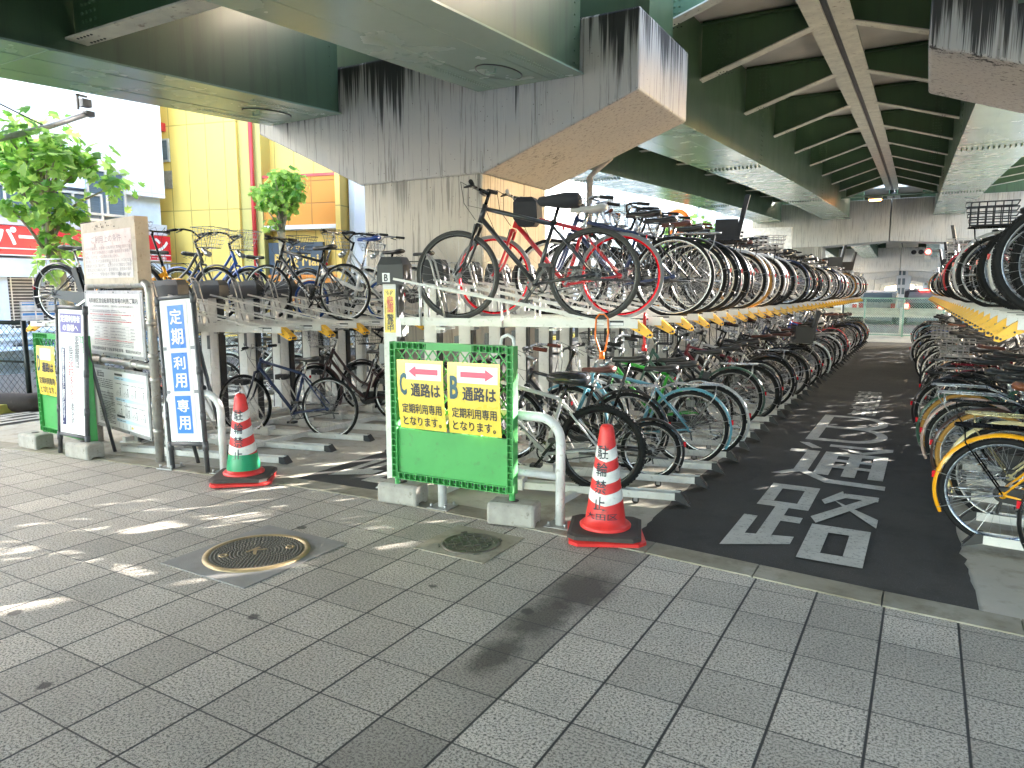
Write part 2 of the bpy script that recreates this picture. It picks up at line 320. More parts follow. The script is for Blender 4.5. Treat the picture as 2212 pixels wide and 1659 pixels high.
def text_into(mb, body, rect, fn, mi=0, bold=0.0, vertical=False, keep=False):
    """letters of body fitted to rect (u0,v0,u1,v1), mapped to 3D by fn(u, v)"""
    vs, fs = text_verts(body, vertical)
    if not vs: return mb
    x0 = min(v[0] for v in vs); x1 = max(v[0] for v in vs); y0 = min(v[1] for v in vs); y1 = max(v[1] for v in vs)
    u0, v0, u1, v1 = rect; sx = (u1-u0)/max(x1-x0, 1e-4); sy = (v1-v0)/max(y1-y0, 1e-4)
    if keep: sx = sy = min(sx, sy)
    cu_, cv = (u0+u1)/2, (v0+v1)/2
    # heavier strokes: the glyphs again, shifted a little, each a hair above the last
    sh = [(0, 0)]+([(math.cos(k*math.pi/3)*bold, math.sin(k*math.pi/3)*bold) for k in range(6)] if bold > .001 else [])
    for k, (dx, dy) in enumerate(sh):
        out = []
        for v in vs:
            a, b_ = cu_+(v[0]+dx-(x0+x1)/2)*sx, cv+(v[1]+dy-(y0+y1)/2)*sy; p = Vector(fn(a, b_))
            if k: n_ = (Vector(fn(a+1e-3, b_))-p).cross(Vector(fn(a, b_+1e-3))-p); p = p+n_.normalized()*(6e-5*k)
            out.append(p)
        mb.add(out, fs, mi)
    return mb
def XZ(y): return lambda u, v: (u, y, v)
# ------------------------------------------------------------------ ground
def sheet(name, pts, z, mat, sub=0):
    mb = MB(); mb.add([(x, y, z) for x, y in pts], [tuple(range(len(pts)))]); return struct(mb.build(name, mat))
sheet('ground', [(-400, -300), (400, -300), (400, 500), (-400, 500)], -.02, 'dirt_ground')
# the pavement ends on a slightly bowed kerb line
kf = [(-12.5, 2.75), (-10, 3.28), (-8.15, 3.6), (-6.7, 3.80), (-5.4, 3.94), (-4.4, 4.06), (-3.46, 4.11), (-2.4, 4.1), (-1.4, 4.06), (-.1, 3.95), (.5, 3.92), (2, 3.84), (6, 3.6), (12, 3.3)]
sheet('pavement', [(-12.5, -30)]+[(14, -30)]+[(x, y) for x, y in reversed(kf)], 0, 'pavement')
kb = [(x, y+.20) for x, y in kf]
mb = MB()
for i in range(len(kf)-1):
    n = max(1, round((kf[i+1][0]-kf[i][0])/.6))
    for k in range(n):
        a = k/n; b_ = (k+1)/n-.012/n
        q = lambda L_, t: (L_[i][0]+(L_[i+1][0]-L_[i][0])*t, L_[i][1]+(L_[i+1][1]-L_[i][1])*t)
        p = [q(kf, a), q(kf, b_), q(kb, b_), q(kb, a)]
        mb.prism([(x, y, -.1) for x, y in p], (0, 0, .108))
struct(mb.build('kerb', 'kerb_concrete'))
sheet('parking_floor', [(x, y-.004) for x, y in kb if -11 < x < 10]+[(9.5, 45), (-10.6, 45)], .001, 'floor_concrete')
def kb_y(x):
    for (a, b_), (c, d) in zip(kb, kb[1:]):
        if a <= x <= c: return b_+(d-b_)*(x-a)/(c-a)
def strip(name, x0, x1, y1, d0, d1):
    xs = [x0+(x1-x0)*i/6 for i in range(7)]; rj = random.Random(int(x0*10)); n = 90
    e = lambda xa, dd: [(xa+dd*i/n+rj.gauss(0, .006), 4.4+(y1-4.4)*(i/n)**1.6) for i in range(1, n+1)]
    sheet(name, [(x, kb_y(x)) for x in xs]+e(x1, d1)+e(x0, d0)[::-1], .005, 'asphalt')
strip('aisle', -1.56, .325, 25.0, -.22, -.35)
strip('aisle', -4.58, -3.62, 25.0, -.1, -.1)
strip('aisle', -10.3, -9.45, 25.0, -.1, -.1)
# drain puddle in the middle aisle
mb = MB(); mb.add([(-4.3+.30*math.cos(a)*(1+.25*math.sin(3*a)), 5.42+.20*math.sin(a)*(1+.3*math.cos(2*a+1)), .009) for a in [i*.2618 for i in range(24)]], [tuple(range(24))])
struct(mb.build('puddle', 'puddle'))
# lettering on the aisles
def qd(u0, v0, u1, v1): return [(u0, v0), (u1, v0), (u1, v1), (u0, v1)]
def ringq(u0, v0, u1, v1, a, b_): return [qd(u0, v0, u1, v0+b_), qd(u0, v1-b_, u1, v1), qd(u0, v0+b_, u0+a, v1-b_), qd(u1-a, v0+b_, u1, v1-b_)]
BLOCKY = {'路': ringq(.03, .60, .46, 1, .115, .085)+[qd(.19, .13, .30, .60), qd(.30, .40, .45, .48), qd(.0, .16, .11, .42), [(0, .0), (.46, .13), (.46, .22), (0, .16)]]+
  [[(.66, 1), (.52, .80), (.56, .74), (.70, .88)], [(.68, .88), (.97, .88), (.97, .96), (.68, .96)], [(.97, .90), (.86, .90), (.50, .52), (.56, .44)], [(.62, .82), (.70, .74), (1, .48), (1, .60)]]+ringq(.54, 0, .97, .42, .14, .085),
 '通': [[(.02, 1), (.13, 1), (.30, .86), (.20, .84)], qd(0, .70, .30, .77), qd(.17, .24, .30, .70), [(0, .10), (.17, .24), (.30, .24), (.10, .10)], [(.17, .24), (.30, .24), (.52, .10), (1, .08), (1, 0), (.50, .02)],
  qd(.36, .93, 1, 1), [(1, .93), (.86, .93), (.66, .80), (.74, .78)], [(.46, .90), (.58, .90), (.78, .80), (.70, .78)], qd(.36, .68, .97, .77), qd(.36, .18, .50, .68), qd(.84, .18, .97, .68), qd(.61, .18, .73, .68), qd(.50, .52, .84, .58), qd(.50, .36, .84, .42)]}
def letters(txt, rects, label, z=.009):
    t = thing('floor_lettering', label, 'lettering', (rects[0][0], rects[0][1], 0), 0, 'letters painted on the aisles'); x0, y0 = rects[0][:2]
    for ch, r in zip(txt, rects):
        if ch == 'B':           # drawn out lengthwise: broad stem, thin bowls
            m = MB(); a, b_, c, d = r; a -= x0; c -= x0; b_ -= y0; d -= y0; mid = (b_+d)/2; st = .115; ln = .13
            m.quad((a, b_, z), (a+st, b_, z), (a+st, d, z), (a, d, z))
            for lo, hi, xr in ((b_, mid+ln/2, c), (mid-ln/2, d, c-.03)):
                z += .0008
                n = 20; ou = []; inn = []; xs = a+st; k = (xr-xs)*.45
                for i in range(n+1):
                    t_ = -math.pi/2+math.pi*i/n; ou.append((xs+k+(xr-xs-k)*math.cos(t_), (lo+hi)/2+(hi-lo)/2*math.sin(t_), z)); inn.append((xs+k+(xr-xs-k-st*.9)*math.cos(t_), (lo+hi)/2+((hi-lo)/2-ln)*math.sin(t_), z))
                ou = [(xs, lo, z)]+ou+[(xs, hi, z)]; inn = [(xs, lo+ln, z)]+inn+[(xs, hi-ln, z)]
                m.add(ou+inn, [(i, i+1, len(ou)+i+1, len(ou)+i) for i in range(len(ou)-1)])
            m.build('letter', 'road_paint', t); continue
        if ch in BLOCKY:
            m = MB(); a, b_, c, d = r
            for k, pg in enumerate(BLOCKY[ch]): m.add([(a-x0+(c-a)*u, b_-y0+(d-b_)*v, z+.0004*k) for u, v in pg], [tuple(range(len(pg)))])
            m.build('letter', 'road_paint', t); continue
        text_into(MB(), ch, r, lambda u, v: (u-x0, v-y0, z), bold=.012).build('letter', 'road_paint', t)
letters('B通路', [(-1.05, 8.16, -.28, 9.93), (-1.10, 6.30, -.20, 7.98), (-1.04, 4.42, -.20, 6.12)], 'large white painted B通路 letters on the wide dark right aisle')
letters('定期利用専用', [(-.87+.012*i, 12.2-.42*i, -.52+.006*i, 12.56-.42*i) for i in range(6)], 'small white painted letters above the B on the right aisle')
letters('C通路', [(-4.45, 8.2, -3.75, 9.9), (-4.45, 6.3, -3.75, 7.95), (-4.42, 4.45, -3.72, 6.1)], 'white painted C通路 letters on the narrow aisle behind the green barrier')
letters('D通路', [(-10.15, 8.0, -9.55, 9.6), (-10.15, 6.2, -9.55, 7.8), (-10.2, 4.15, -9.5, 5.9)], 'white painted letters on the aisle beside the chain-link fence')
# manhole covers
t = thing('manhole_cover', 'large round cast iron manhole cover marked K in a square grey frame', 'manhole cover', (-3.46, 2.87, 0))
MB().box(-.36, .36, -.40, .40, -.05, .006).build('frame_slab', 'lid_frame', t)
mb = MB(); mb.lathe([(.315, .004), (.312, .016), (.285, .018), (.28, .010)], 48); mb.build('rim', 'brass_edge', t)
mb = MB(); mb.lathe([(.28, .010), (.0, .010)], 48)
for k in range(1, 13):
    r = .022*k; n = int(r*2*math.pi/.022)
    for j in range(n):
        a = 2*math.pi*j/n; mb.lathe([(.0075, .010), (.0065, .0165), (0, .0165)], 5, c=(r*math.cos(a), r*math.sin(a), 0))
lid = mb.build('lid', 'cast_iron', t)
text_into(MB(), 'K', (-.045, -.05, .045, .05), lambda u, v: (u, v, .0185), bold=.02).build('lettering', 'brass_edge', lid)
for sx_ in (-1, 1): MB().lathe([(.03, .011), (.03, .0185), (.017, .0185), (.015, .011)], 6, c=(sx_*.17*.7, sx_*.17*.9, 0)).build('key_hole', 'brass_edge', lid)
t = thing('manhole_cover', 'small round manhole cover with diamond ribs set in pale concrete', 'manhole cover', (-2.42, 3.66, 0))
MB().box(-.27, .25, -.24, .26, -.05, .005).build('frame_slab', 'kerb_concrete', t)
mb = MB(); mb.lathe([(.185, .004), (.183, .012), (.168, .012), (.166, .008), (0, .008)], 36)
for i in range(-5, 6):
    for s_ in (1, -1):
        off = i*.05; hl = math.sqrt(max(0, .158**2-off*off)); d = Vector((.707, .707*s_, 0)); n_ = Vector((-.707*s_, .707, 0))
        k = int(hl/.034)
        for q in range(-k, k+1):
            if (q+i) % 2 == 0: p = n_*off+d*(q*.034)+Vector((0, 0, .011)); mb.bar(p-d*.022, p+d*.022, .009, .008)
mb.build('lid', 'cast_iron', t)
for (x, y, r_) in ((.55, 3.86, .012), (.27, 3.94, .02), (-.95, 3.3, .01), (.5, 4.3, .02)): pass
# ------------------------------------------------------------------ viaduct
def zb(Y):                       # height of the girder soffit
    if Y > 49: return 6.05-.02*(Y-49)
    s = max(Y-8.6, -14)
    return 4.28+.055*s if s < 0 else 4.28+.06*s-.0004*s*s
def xo(Y): return -.0145*(Y-8.6) if Y > 8.6 else 0.0
CX = -1.68
def mir(x, side): return x if side < 0 else 2*CX-x
def sect(pts, Y, side):
    return [(mir(x, side)+xo(Y), Y, zb(Y)+z) for x, z in (pts if side < 0 else pts[::-1])]
GX = [(-5.45, -3.94), (-9.5, -7.99)]   # the two box girders of one deck (left deck; the right one mirrors it)
def yrange(a, b, st): n = max(1, round((b-a)/st)); return [a+(b-a)*i/n for i in range(n+1)]
def bolts(mb, pts, nrm, r=.017, mi=0):
    for p in pts: mb.dome(p, r, nrm, 6, mi)
def hatch(parent, x, Y, side):
    X = mir(x, side)+xo(Y); z = zb(Y); mb = MB()
    ring = [(X+.21*math.cos(a), Y+.42*math.sin(a), z-.004+.055*.42*math.sin(a)) for a in [i*math.pi/16 for i in range(32)]]
    mb.tube(ring, .009, 5, True, mi=1)
    mb.add([(a, b_, c-.006) for a, b_, c in ring], [tuple(range(32))])
    o = mb.build('access_hatch', ['lit_girder_green', 'drip_steel'], parent)
    MB().tube([(X-.07, Y-.2, z), (X-.07, Y-.2, z-.07), (X+.07, Y-.2, z-.07), (X+.07, Y-.2, z)], .009, 6).build('handle', 'lit_girder_green', o)
def deck(side, y0, y1, label, br, splices, cross, hatches, detail=True):
    t = thing('viaduct_deck', label, 'elevated road', (0, 0, 0), 0, 'viaduct decks')
    ys = yrange(y0, y1, 2.0)
    OE = -11.6 if side < 0 else -9.7        # outer edge; right-hand deck narrowed to let low sun pass under
    for gi, (a, b_) in enumerate(GX if side < 0 else GX[:1]):
        g = MB()
        g.loft([sect([(a+.03, .022), (b_-.03, .022), (b_-.03, 2.0), (a+.03, 2.0)], Y, side) for Y in ys])
        g.loft([sect([(a-.03, 0), (b_+.03, 0), (b_+.03, .022), (a-.03, .022)], Y, side) for Y in ys], 1)
        for fx in (.28, .72): g.loft([sect([(a+(b_-a)*fx-.012, -.004), (a+(b_-a)*fx+.012, -.004), (a+(b_-a)*fx+.012, 0), (a+(b_-a)*fx-.012, 0)], Y, side) for Y in ys], 1)   # weld seams
        for Y in [y0+3.3+6*i for i in range(int((y1-y0)/6))] if y0 < 40 else []: g.loft([sect([(a-.03, -.006), (b_+.03, -.006), (b_+.03, 0), (a-.03, 0)], q, side) for q in (Y, Y+.03)], 1)
        for Y in splices:                                  # field splice: bolted plates under the soffit and up the webs
            xs = [a+.06+(b_-a-.12)*i/13 for i in range(14)]
            for dy in (-.06, .06):
                for x in xs: p = Vector((mir(x, side)+xo(Y), Y+dy, zb(Y))); g.cyl(p, p-Vector((0, 0, .05)), .02, 6)
            for xw, sg in ((b_-.03, 1), (a+.03, -1)):
                for k in range(15):
                    for dy in (-.07, .07): g.dome((mir(xw, side)+xo(Y), Y+dy, zb(Y)+.15+k*.125), .022, (sg*(1 if side < 0 else -1), 0, 0), 6)
        if hatches:
            Y = y1 if hatches == 'end' else y0
            sg = -1 if hatches == 'end' else 1
            for row in (0, 1):
                for k in range(26):
                    Yk = Y+sg*(.12+.055*k)
                    for xx in (a+.20+row*.06, b_-.20-row*.06): g.dome((mir(xx, side)+xo(Yk), Yk+.03*row, zb(Yk)), .013, (0, 0, -1), 6, 1)
            for k in range(13):
                Yk = Y+sg*.16
                for xw, q in ((b_-.03, 1), (a+.03, -1)): g.dome((mir(xw, side)+xo(Yk), Yk, zb(Yk)+.12+k*.14), .016, (q*(1 if side < 0 else -1), 0, 0), 6)
        go = g.build('box_girder', ['girder_paint', 'lit_girder_green'], t)
        if hatches: hatch(go, (a+b_)/2, (y1-.75) if hatches == 'end' else (y0+.75), side)
    # slab and parapets
    s_ = MB(); s_.loft([sect([(OE, 2.35), (OE+.4, 2.05), (CX-.03, 2.05), (CX-.03, 2.35)], Y, side) for Y in ys]); s_.build('slab', 'slab_concrete', t)
    s_ = MB(); s_.loft([sect([(OE-.25, 2.0), (OE, 2.0), (OE, 3.2), (OE-.25, 3.2)], Y, side) for Y in ys]); s_.build('parapet', 'far_concrete', t)
    # edge beam along the middle gap
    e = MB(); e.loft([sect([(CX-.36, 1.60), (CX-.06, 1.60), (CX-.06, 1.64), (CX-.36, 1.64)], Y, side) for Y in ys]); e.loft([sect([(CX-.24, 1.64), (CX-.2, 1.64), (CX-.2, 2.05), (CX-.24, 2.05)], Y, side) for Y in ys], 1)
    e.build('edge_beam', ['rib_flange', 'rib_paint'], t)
    e = MB(); e.loft([sect([(CX-.09, 1.66), (CX-.004, 1.66), (CX-.004, 1.72), (CX-.09, 1.72)], Y, side) for Y in ys]); e.build('drip_gutter', 'drip_steel', t)
    sgn = 1 if side < 0 else -1
    def rib(x0, x1, zl0, zl1, Y, nm, bs):      # tapered I-rib between two faces
        m_ = MB(); X = lambda x: mir(x, side)+xo(Y); z = zb(Y)
        m_.add([(X(x0), Y-.008, z+zl0), (X(x1), Y-.008, z+zl1), (X(x1), Y-.008, z+2.05), (X(x0), Y-.008, z+2.05), (X(x0), Y+.008, z+zl0), (X(x1), Y+.008, z+zl1), (X(x1), Y+.008, z+2.05), (X(x0), Y+.008, z+2.05)],
               [(0, 1, 2, 3), (7, 6, 5, 4), (0, 4, 5, 1), (1, 5, 6, 2), (0, 3, 7, 4)])
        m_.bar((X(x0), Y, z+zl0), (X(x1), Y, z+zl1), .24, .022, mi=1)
        m_.bar((X(x0), Y, z+1.98), (X(x1), Y, z+1.98), .22, .02, mi=0)
        if detail:
            for fr in bs:
                xs = x0+(x1-x0)*fr; zl = zl0+(zl1-zl0)*fr
                nb = int((1.95-zl)/.085)
                for k in range(nb):
                    for q in range(4): m_.dome((X(xs+.075*q), Y-.008, z+zl+.08+k*.085), .019, (0, -1, 0), 6)
                for q in range(5):
                    for dy in (-.07, .07): m_.dome((X(xs+.06*q), Y+dy, z+zl-.012), .016, (0, 0, -1), 5, 2)
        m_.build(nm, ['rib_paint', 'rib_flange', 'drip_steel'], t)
    if side > 0: cross = []
    for Y in cross: rib(GX[1][1]-.02, GX[0][0]+.02, .16, .16, Y, 'cross_beam', (.06, .86))
    for Y in br:
        rib(GX[0][1]-.02, CX-.26, .98, 1.62, Y, 'bracket', (.16,))
        if side < 0: rib(GX[1][1]-.02, GX[0][0]+.02, .95, .95, Y, 'cross_rib', (.1, .8)); rib(GX[1][0]+.02, -11.4, .98, 1.7, Y, 'bracket', ())
        else: rib(GX[0][0]+.02, OE+.3, .98, 1.62, Y, 'bracket', (.16,))
    for Y in cross:
        rib(GX[1][1]-.02, GX[0][0]+.02, .95, .95, Y, 'cross_rib', (.06, .86))
    if hatches == 'end':                               # webs closed at the pier
        for gi, (a, b_) in enumerate(GX): pass
    return t
PY1, PY2 = 8.6, 50.0
deck(-1, -11.0, PY1-.03, 'near left viaduct deck with two dark green box girders ending at the concrete pier', [], [], [4.62, -1.4, -7.4], 'end')
deck(1, -45.0, PY1-.03, 'near right viaduct deck overhead at the top right corner', [], [], [4.6, 0.6, -3.4], 'end')
brs = [PY1+1.2+4.05*i for i in range(0, 10)]
deck(-1, PY1+2.02, PY2-.03, 'left viaduct deck beyond the pier with green ribs and pale soffit plates', [10.9]+[14.25+4.05*i for i in range(9)], [20.6, 35], [], 'start')
deck(1, PY1+2.02, PY2-.03, 'right viaduct deck beyond the pier with green ribs and pale soffit plates', [10.9]+[14.25+4.05*i for i in range(9)], [20.6, 35], [], 'start')
deck(-1, PY2+2.02, 170, 'far left viaduct deck over the crossing road', [PY2+5+5*i for i in range(7)], [60], [], None, False)
deck(1, PY2+2.02, 170, 'far right viaduct deck over the crossing road', [PY2+5+5*i for i in range(7)], [60], [], None, False)
def pier(side, Y, label, mat, colmat, dep=2.0, yb=0.0):
    far = Y > 20
    o = xo(Y); t = thing('viaduct_pier', label, 'pier', (0, 0, 0), 0, 'concrete viaduct piers')
    z = zb(Y) if Y > 9 else 4.28
    A = lambda x: mir(x, side)+o
    top = z+.70; endz = z-.26
    prof = [(-9.84, z-.10), (-7.66, z-1.08), (-5.42, z-1.07), (-3.20, endz), (-3.20, top), (-9.84, top)]
    if far: prof = [(-9.84, z-.7), (-7.66, z-1.68), (-5.42, z-1.66), (CX-.03, z-1.42), (CX-.03, z+1.1), (-9.84, z+1.1)]; top = z+1.1
    prof = [(A(x), Y, q) for x, q in prof]
    if side > 0: prof = prof[::-1]
    MB().prism(prof, (0, dep, 0)).build('crossbeam', mat, t, bevel=.03)
    x0, x1 = sorted((A(-7.62), A(-5.46)))
    MB().box(x0, x1, Y+.03, Y+dep-.03, -.3, z-(1.62 if far else 1.05)).build('column', colmat, t, bevel=.04)
    # notched girder ends sit on the top; bearings
    mb = MB()
    for a, b_ in GX:
        for x in (a+.3, b_-.3): mb.box(A(x)-.2, A(x)+.2, Y+.15, Y+.6, top, top+.06)
    mb.build('bearing', 'drip_steel', t)
    s_ = MB(); xx = sorted((A(-9.4), A(CX-1.6)))
    mb = MB(); mb.box(xx[0], xx[1], Y+.55, Y+dep-.5, top, z+2.0); mb.build('diaphragm', 'girder_paint', t)
    return t
pier(-1, PY1, 'nearest concrete T-shaped pier with black drip stains behind the bicycles', 'cap_concrete', 'column_concrete')
pier(1, PY1, 'concrete pier beam end jutting in at the top right corner', 'cap_concrete', 'column_concrete')
pier(-1, PY2, 'second pier on the left across the far end of the bicycle aisle', 'far_concrete', 'column_concrete')
pier(1, PY2, 'second pier on the right across the far end of the bicycle aisle', 'far_concrete', 'column_concrete')
pier(-1, 91, 'third pier on the left beyond the crossing road', 'far_concrete', 'column_concrete')
pier(1, 91, 'third pier on the right beyond the crossing road', 'far_concrete', 'column_concrete')
for i, Y in enumerate((118, 140, 164)):
    for sd_ in (-1, 1):
        o = xo(Y); t = thing('viaduct_pier', '%s pier in the dim row of piers on the %s, far beyond the traffic light' % (('fourth', 'fifth', 'sixth')[i], 'left' if sd_ < 0 else 'right'), 'pier', group='concrete viaduct piers')
        A = lambda x: mir(x, sd_)+o
        z5 = zb(Y); pr = [(A(-9.84), Y, z5-.5), (A(-7.66), Y, z5-1.5), (A(-5.42), Y, z5-1.5), (A(CX-.6), Y, z5-.9), (A(CX-.6), Y, z5+.8), (A(-9.84), Y, z5+.8)]
        MB().prism(pr if sd_ < 0 else pr[::-1], (0, 2, 0)).build('crossbeam', 'far_concrete', t); x0, x1 = sorted((A(-7.6), A(-5.4))); MB().box(x0, x1, Y+.05, Y+1.9, 0, z5-1.45).build('column', 'column_concrete', t)
# conduit, drain pipe and small lamps of the second pier
t = thing('ceiling_lamp', 'orange lit lamp under the second pier beam', 'lamp', (CX-.6+xo(44), 44, zb(44)+.55)); MB().box(-.35, .35, -.2, .2, 0, .14).build('housing', 'galvanised', t); MB().box(-.28, .28, -.14, .14, -.05, -.002).build('lens', 'lamp_orange', t)
mb = MB(); mb.tube([(-6.6+xo(44), 44, zb(44)+.75), (.9+xo(44), 44, zb(44)+.75)], .05, 6); tag(mb.build('cable_pipe', 'lit_girder_green'), 'green pipe crossing between the girders in front of the second pier', 'pipe')
mb = MB(); mb.tube([(-5.2, 12.6, 4.3), (-5.2, 12.6, 4.0), (-5.6, 12.6, 3.7), (-5.6, 12.6, 0)], .06, 8); tag(mb.build('drain_pipe', 'pipe_grey'), 'slender drain pipe dropping from the girder behind the pier', 'pipe')
# ------------------------------------------------------------------ two-tier bicycle racks
D14 = R(14)
def rackrow(label, ends, dirang, zt, upper_len, posts, floor_ends, zfl, group, mark0=None, pz=None):
    """ends: list of rear tray ends (x,y); dirang: direction from tray end back to its post"""
    t = thing('bicycle_rack', label, 'bike rack', (0, 0, 0), 0, group)
    d = Vector((math.cos(dirang), math.sin(dirang), 0)); s = Vector((-d.y, d.x, 0)); up = Vector((0, 0, 1))
    pz = pz or zt+.50
    M = {}
    def frame(e, z): return lambda a, b_, c: Vector((e[0], e[1], z))+d*a+s*b_+up*c
    # prototypes built once in local space (x towards the post), then shared
    def proto(k, fn, mats):
        if k not in M: mb = MB(); fn(mb); o = mb.build(k, mats, link=False); M[k] = o
        return M[k]
    def put(k, fn, mats, e, z, parent, rot):
        o = proto(k, fn, mats).copy(); COL.objects.link(o); o.parent = parent; o.location = (e[0], e[1], z); o.rotation_euler = (0, 0, rot); return o
    Lu = upper_len
    def f_post(mb):
        mb.box(-.055, .055, -.06, .06, .0, pz-.2); mb.box(-.062, -.055, -.045, -.02, .02, pz-.2); mb.box(-.062, -.055, .02, .045, .02, pz-.2)
        mb.box(.056, .075, -.05, .05, .02, pz-.22, 1); mb.box(-.14, .14, -.1, .1, 0, .012); mb.box(-.105, -.062, -.05, .05, .75*zt, .75*zt+.16, 2)
        for q in (-.1, .1):
            for p in (-.07, .07): mb.cyl((q, p, .01), (q, p, .035), .012, 6, 2)
    def f_cap(mb):
        mb.loft([[(-.095, -.085, pz-.21), (.13, -.085, pz-.21), (.13, .085, pz-.21), (-.095, .085, pz-.21)], [(-.085, -.085, pz-.06), (.13, -.085, pz-.06), (.13, .085, pz-.06), (-.085, .085, pz-.06)], [(-.06, -.07, pz), (.1, -.07, pz), (.1, .07, pz), (-.06, .07, pz)]])
        mb.box(-.094, -.089, -.025, .025, pz-.18, pz-.12, 1)
    def f_tray(mb):     # channel, slanted stays, wheel hoop
        mb.box(.0, Lu-.06, -.066, -.058, -.03, .03); mb.box(.0, Lu-.06, .058, .066, -.03, .03); mb.box(.0, Lu-.06, -.058, .058, -.028, -.02)
        for q in (-.085, .085):
            mb.bar((.22, q, .01), (Lu-.05, q, .33), .012, .018)
            mb.box(.20, .24, min(q, q*.6), max(q, q*.6), -.02, .02)
            mb.bar((Lu*.52, q*.95, -.03), (Lu*.52, q*.95, .17), .045, .006, (1, 0, 0)); mb.bar((Lu*.86, q*.95, -.03), (Lu*.86, q*.95, .28), .04, .006, (1, 0, 0))
        mb.box(Lu-.1, Lu-.06, -.07, .07, -.12, .02, 1)
        mb.box(Lu*.3, Lu*.3+.06, -.09, .09, -.055, -.04); mb.box(Lu*.75, Lu*.75+.08, -.11, .11, -.06, -.04)
    def f_hoop(mb):
        h = .52; x = Lu*.80
        pts = [(x-.08, -.045, .0), (x+.04, -.045, h-.06), (x+.075, -.03, h-.01), (x+.085, 0, h), (x+.075, .03, h-.01), (x+.04, .045, h-.06), (x-.08, .045, .0)]
        mb.tube(pts, .0085, 6)
    def f_grip(mb):
        n0 = len(mb.v)
        for q in (-.05, .05):
            mb.prism([(.10, q-.005, .035), (.10, q-.005, -.04), (-.02, q-.005, -.10), (-.16, q-.005, -.175), (-.20, q-.005, -.165), (-.20, q-.005, -.12), (-.07, q-.005, -.005), (-.01, q-.005, .035)], (0, .01, 0))
            for p in ((.07, .01), (.03, .01), (-.05, -.08), (-.15, -.145)): mb.cyl((p[0], q-.009, p[1]), (p[0], q+.009, p[1]), .010, 6, 1)
        mb.prism([(-.01, -.05, .035), (.10, -.05, .035), (.10, -.05, .03), (-.012, -.05, .03)], (0, .1, 0)); mb.bar((-.01, 0, .033), (-.13, 0, -.06), .1, .006)
        mb.cyl((-.18, -.058, -.135), (-.18, .058, -.135), .016, 8, 1); mb.cyl((-.15, -.056, -.155), (-.15, .056, -.155), .01, 6)
        mb.v = [(x*.60+.02, y*.85, z*.60+.004) for x, y, z in mb.v]
    def f_label(mb):
        for q in (-.0668, .0668): mb.box(.10, .30, q-.0008, q+.0008, -.012, .024); mb.box(.102, .298, q*1.02-.0008, q*1.02+.0008, -.010, .010, 1)
    for i, p in enumerate(posts):
        po = put('post', f_post, ['white_steel', 'black_plastic', 'dark_steel'], p, 0, t, dirang+math.pi)
        put('post_cap', f_cap, ['black_plastic', 'dark_steel'], (0, 0), 0, po, 0)
        if mark0 and i == 0: mark0(po, pz)
    for e in ends:
        tr = put('tray', f_tray, ['white_steel', 'galvanised'], e, zt, t, dirang)
        put('wheel_hoop', f_hoop, ['pipe_grey'], (0, 0), 0, tr, 0); put('pull_handle', f_grip, ['yellow_plastic', 'dark_steel'], (0, 0), 0, tr, 0); put('load_label', f_label, ['black_plastic', 'sign_white'], (0, 0), 0, tr, 0)
    def f_rail(mb):
        mb.box(.0, 1.85, -.045, -.038, .055, .11); mb.box(.0, 1.85, .038, .045, .055, .11); mb.box(.0, 1.85, -.038, .038, .062, .068)
        for q in (-.055, .055): mb.tube([(1.25, q, .1), (1.55, q*.8, .62)], .010, 6); 
        mb.box(1.2, 1.3, -.075, .075, .05, .14)
    def f_caster(mb):
        mb.box(.3, .36, -.03, .03, .052, .062); 
        for q in (-.022, .022): mb.box(.315, .345, q-.002, q+.002, .02, .055)
        mb.tube([(.33, -.014, .027), (.33, .014, .027)], .027, 12, mi=1)
    def f_end(mb):
        for q in (-.048, .042): mb.prism([(.04, q, .115), (.04, q, .06), (-.075, q, .018), (-.035, q, .07), (-.0, q, .115)], (0, .006, 0))
        mb.bar((.0, 0, .113), (-.06, 0, .03), .088, .004)
    def f_holder(mb):
        mb.box(1.52, 1.62, -.05, .05, .60, .66); mb.tube([(1.50, -.05, .63), (1.50, .05, .63)], .03, 8)
    for e in floor_ends:
        ra = put('floor_rail', f_rail, ['white_steel'], e, zfl, t, dirang)
        put('caster', f_caster, ['galvanised', 'dark_steel'], (0, 0), 0, ra, 0); put('end_stop', f_end, ['black_plastic'], (0, 0), 0, ra, 0); put('wheel_holder', f_holder, ['black_plastic'], (0, 0), 0, ra, 0)
    # long base rails and the high beam tying the posts
    mb = MB(); a = Vector((posts[0][0], posts[0][1]-.15, 0)); b_ = Vector((posts[-1][0], posts[-1][1]+.15, 0)); dd = d*-.45
    for q, z, ww in ((0.0, .05, .05), (-.5, .045, .05), (-1.45, .045, .05)): mb.bar(a+d*q+up*z, b_+d*q+up*z, ww, .05)
    mb.build('base_beam', 'white_steel', t)
    for o in M.values(): bpy.data.objects.remove(o)
    return t
PITCH = .53
def off(p, ang, dist): return (p[0]+math.cos(ang)*dist, p[1]+math.sin(ang)*dist)
A1 = R(194)
r1_end = [(-1.8-.003*i*PITCH, 4.95+PITCH*i) for i in range(39)]
r1_post = [(-3.68-.003*i*PITCH, 4.48+PITCH*i) for i in range(39)]
r1_floor = [(-1.5-.003*i*PITCH, 5.11+PITCH*i) for i in range(37)]
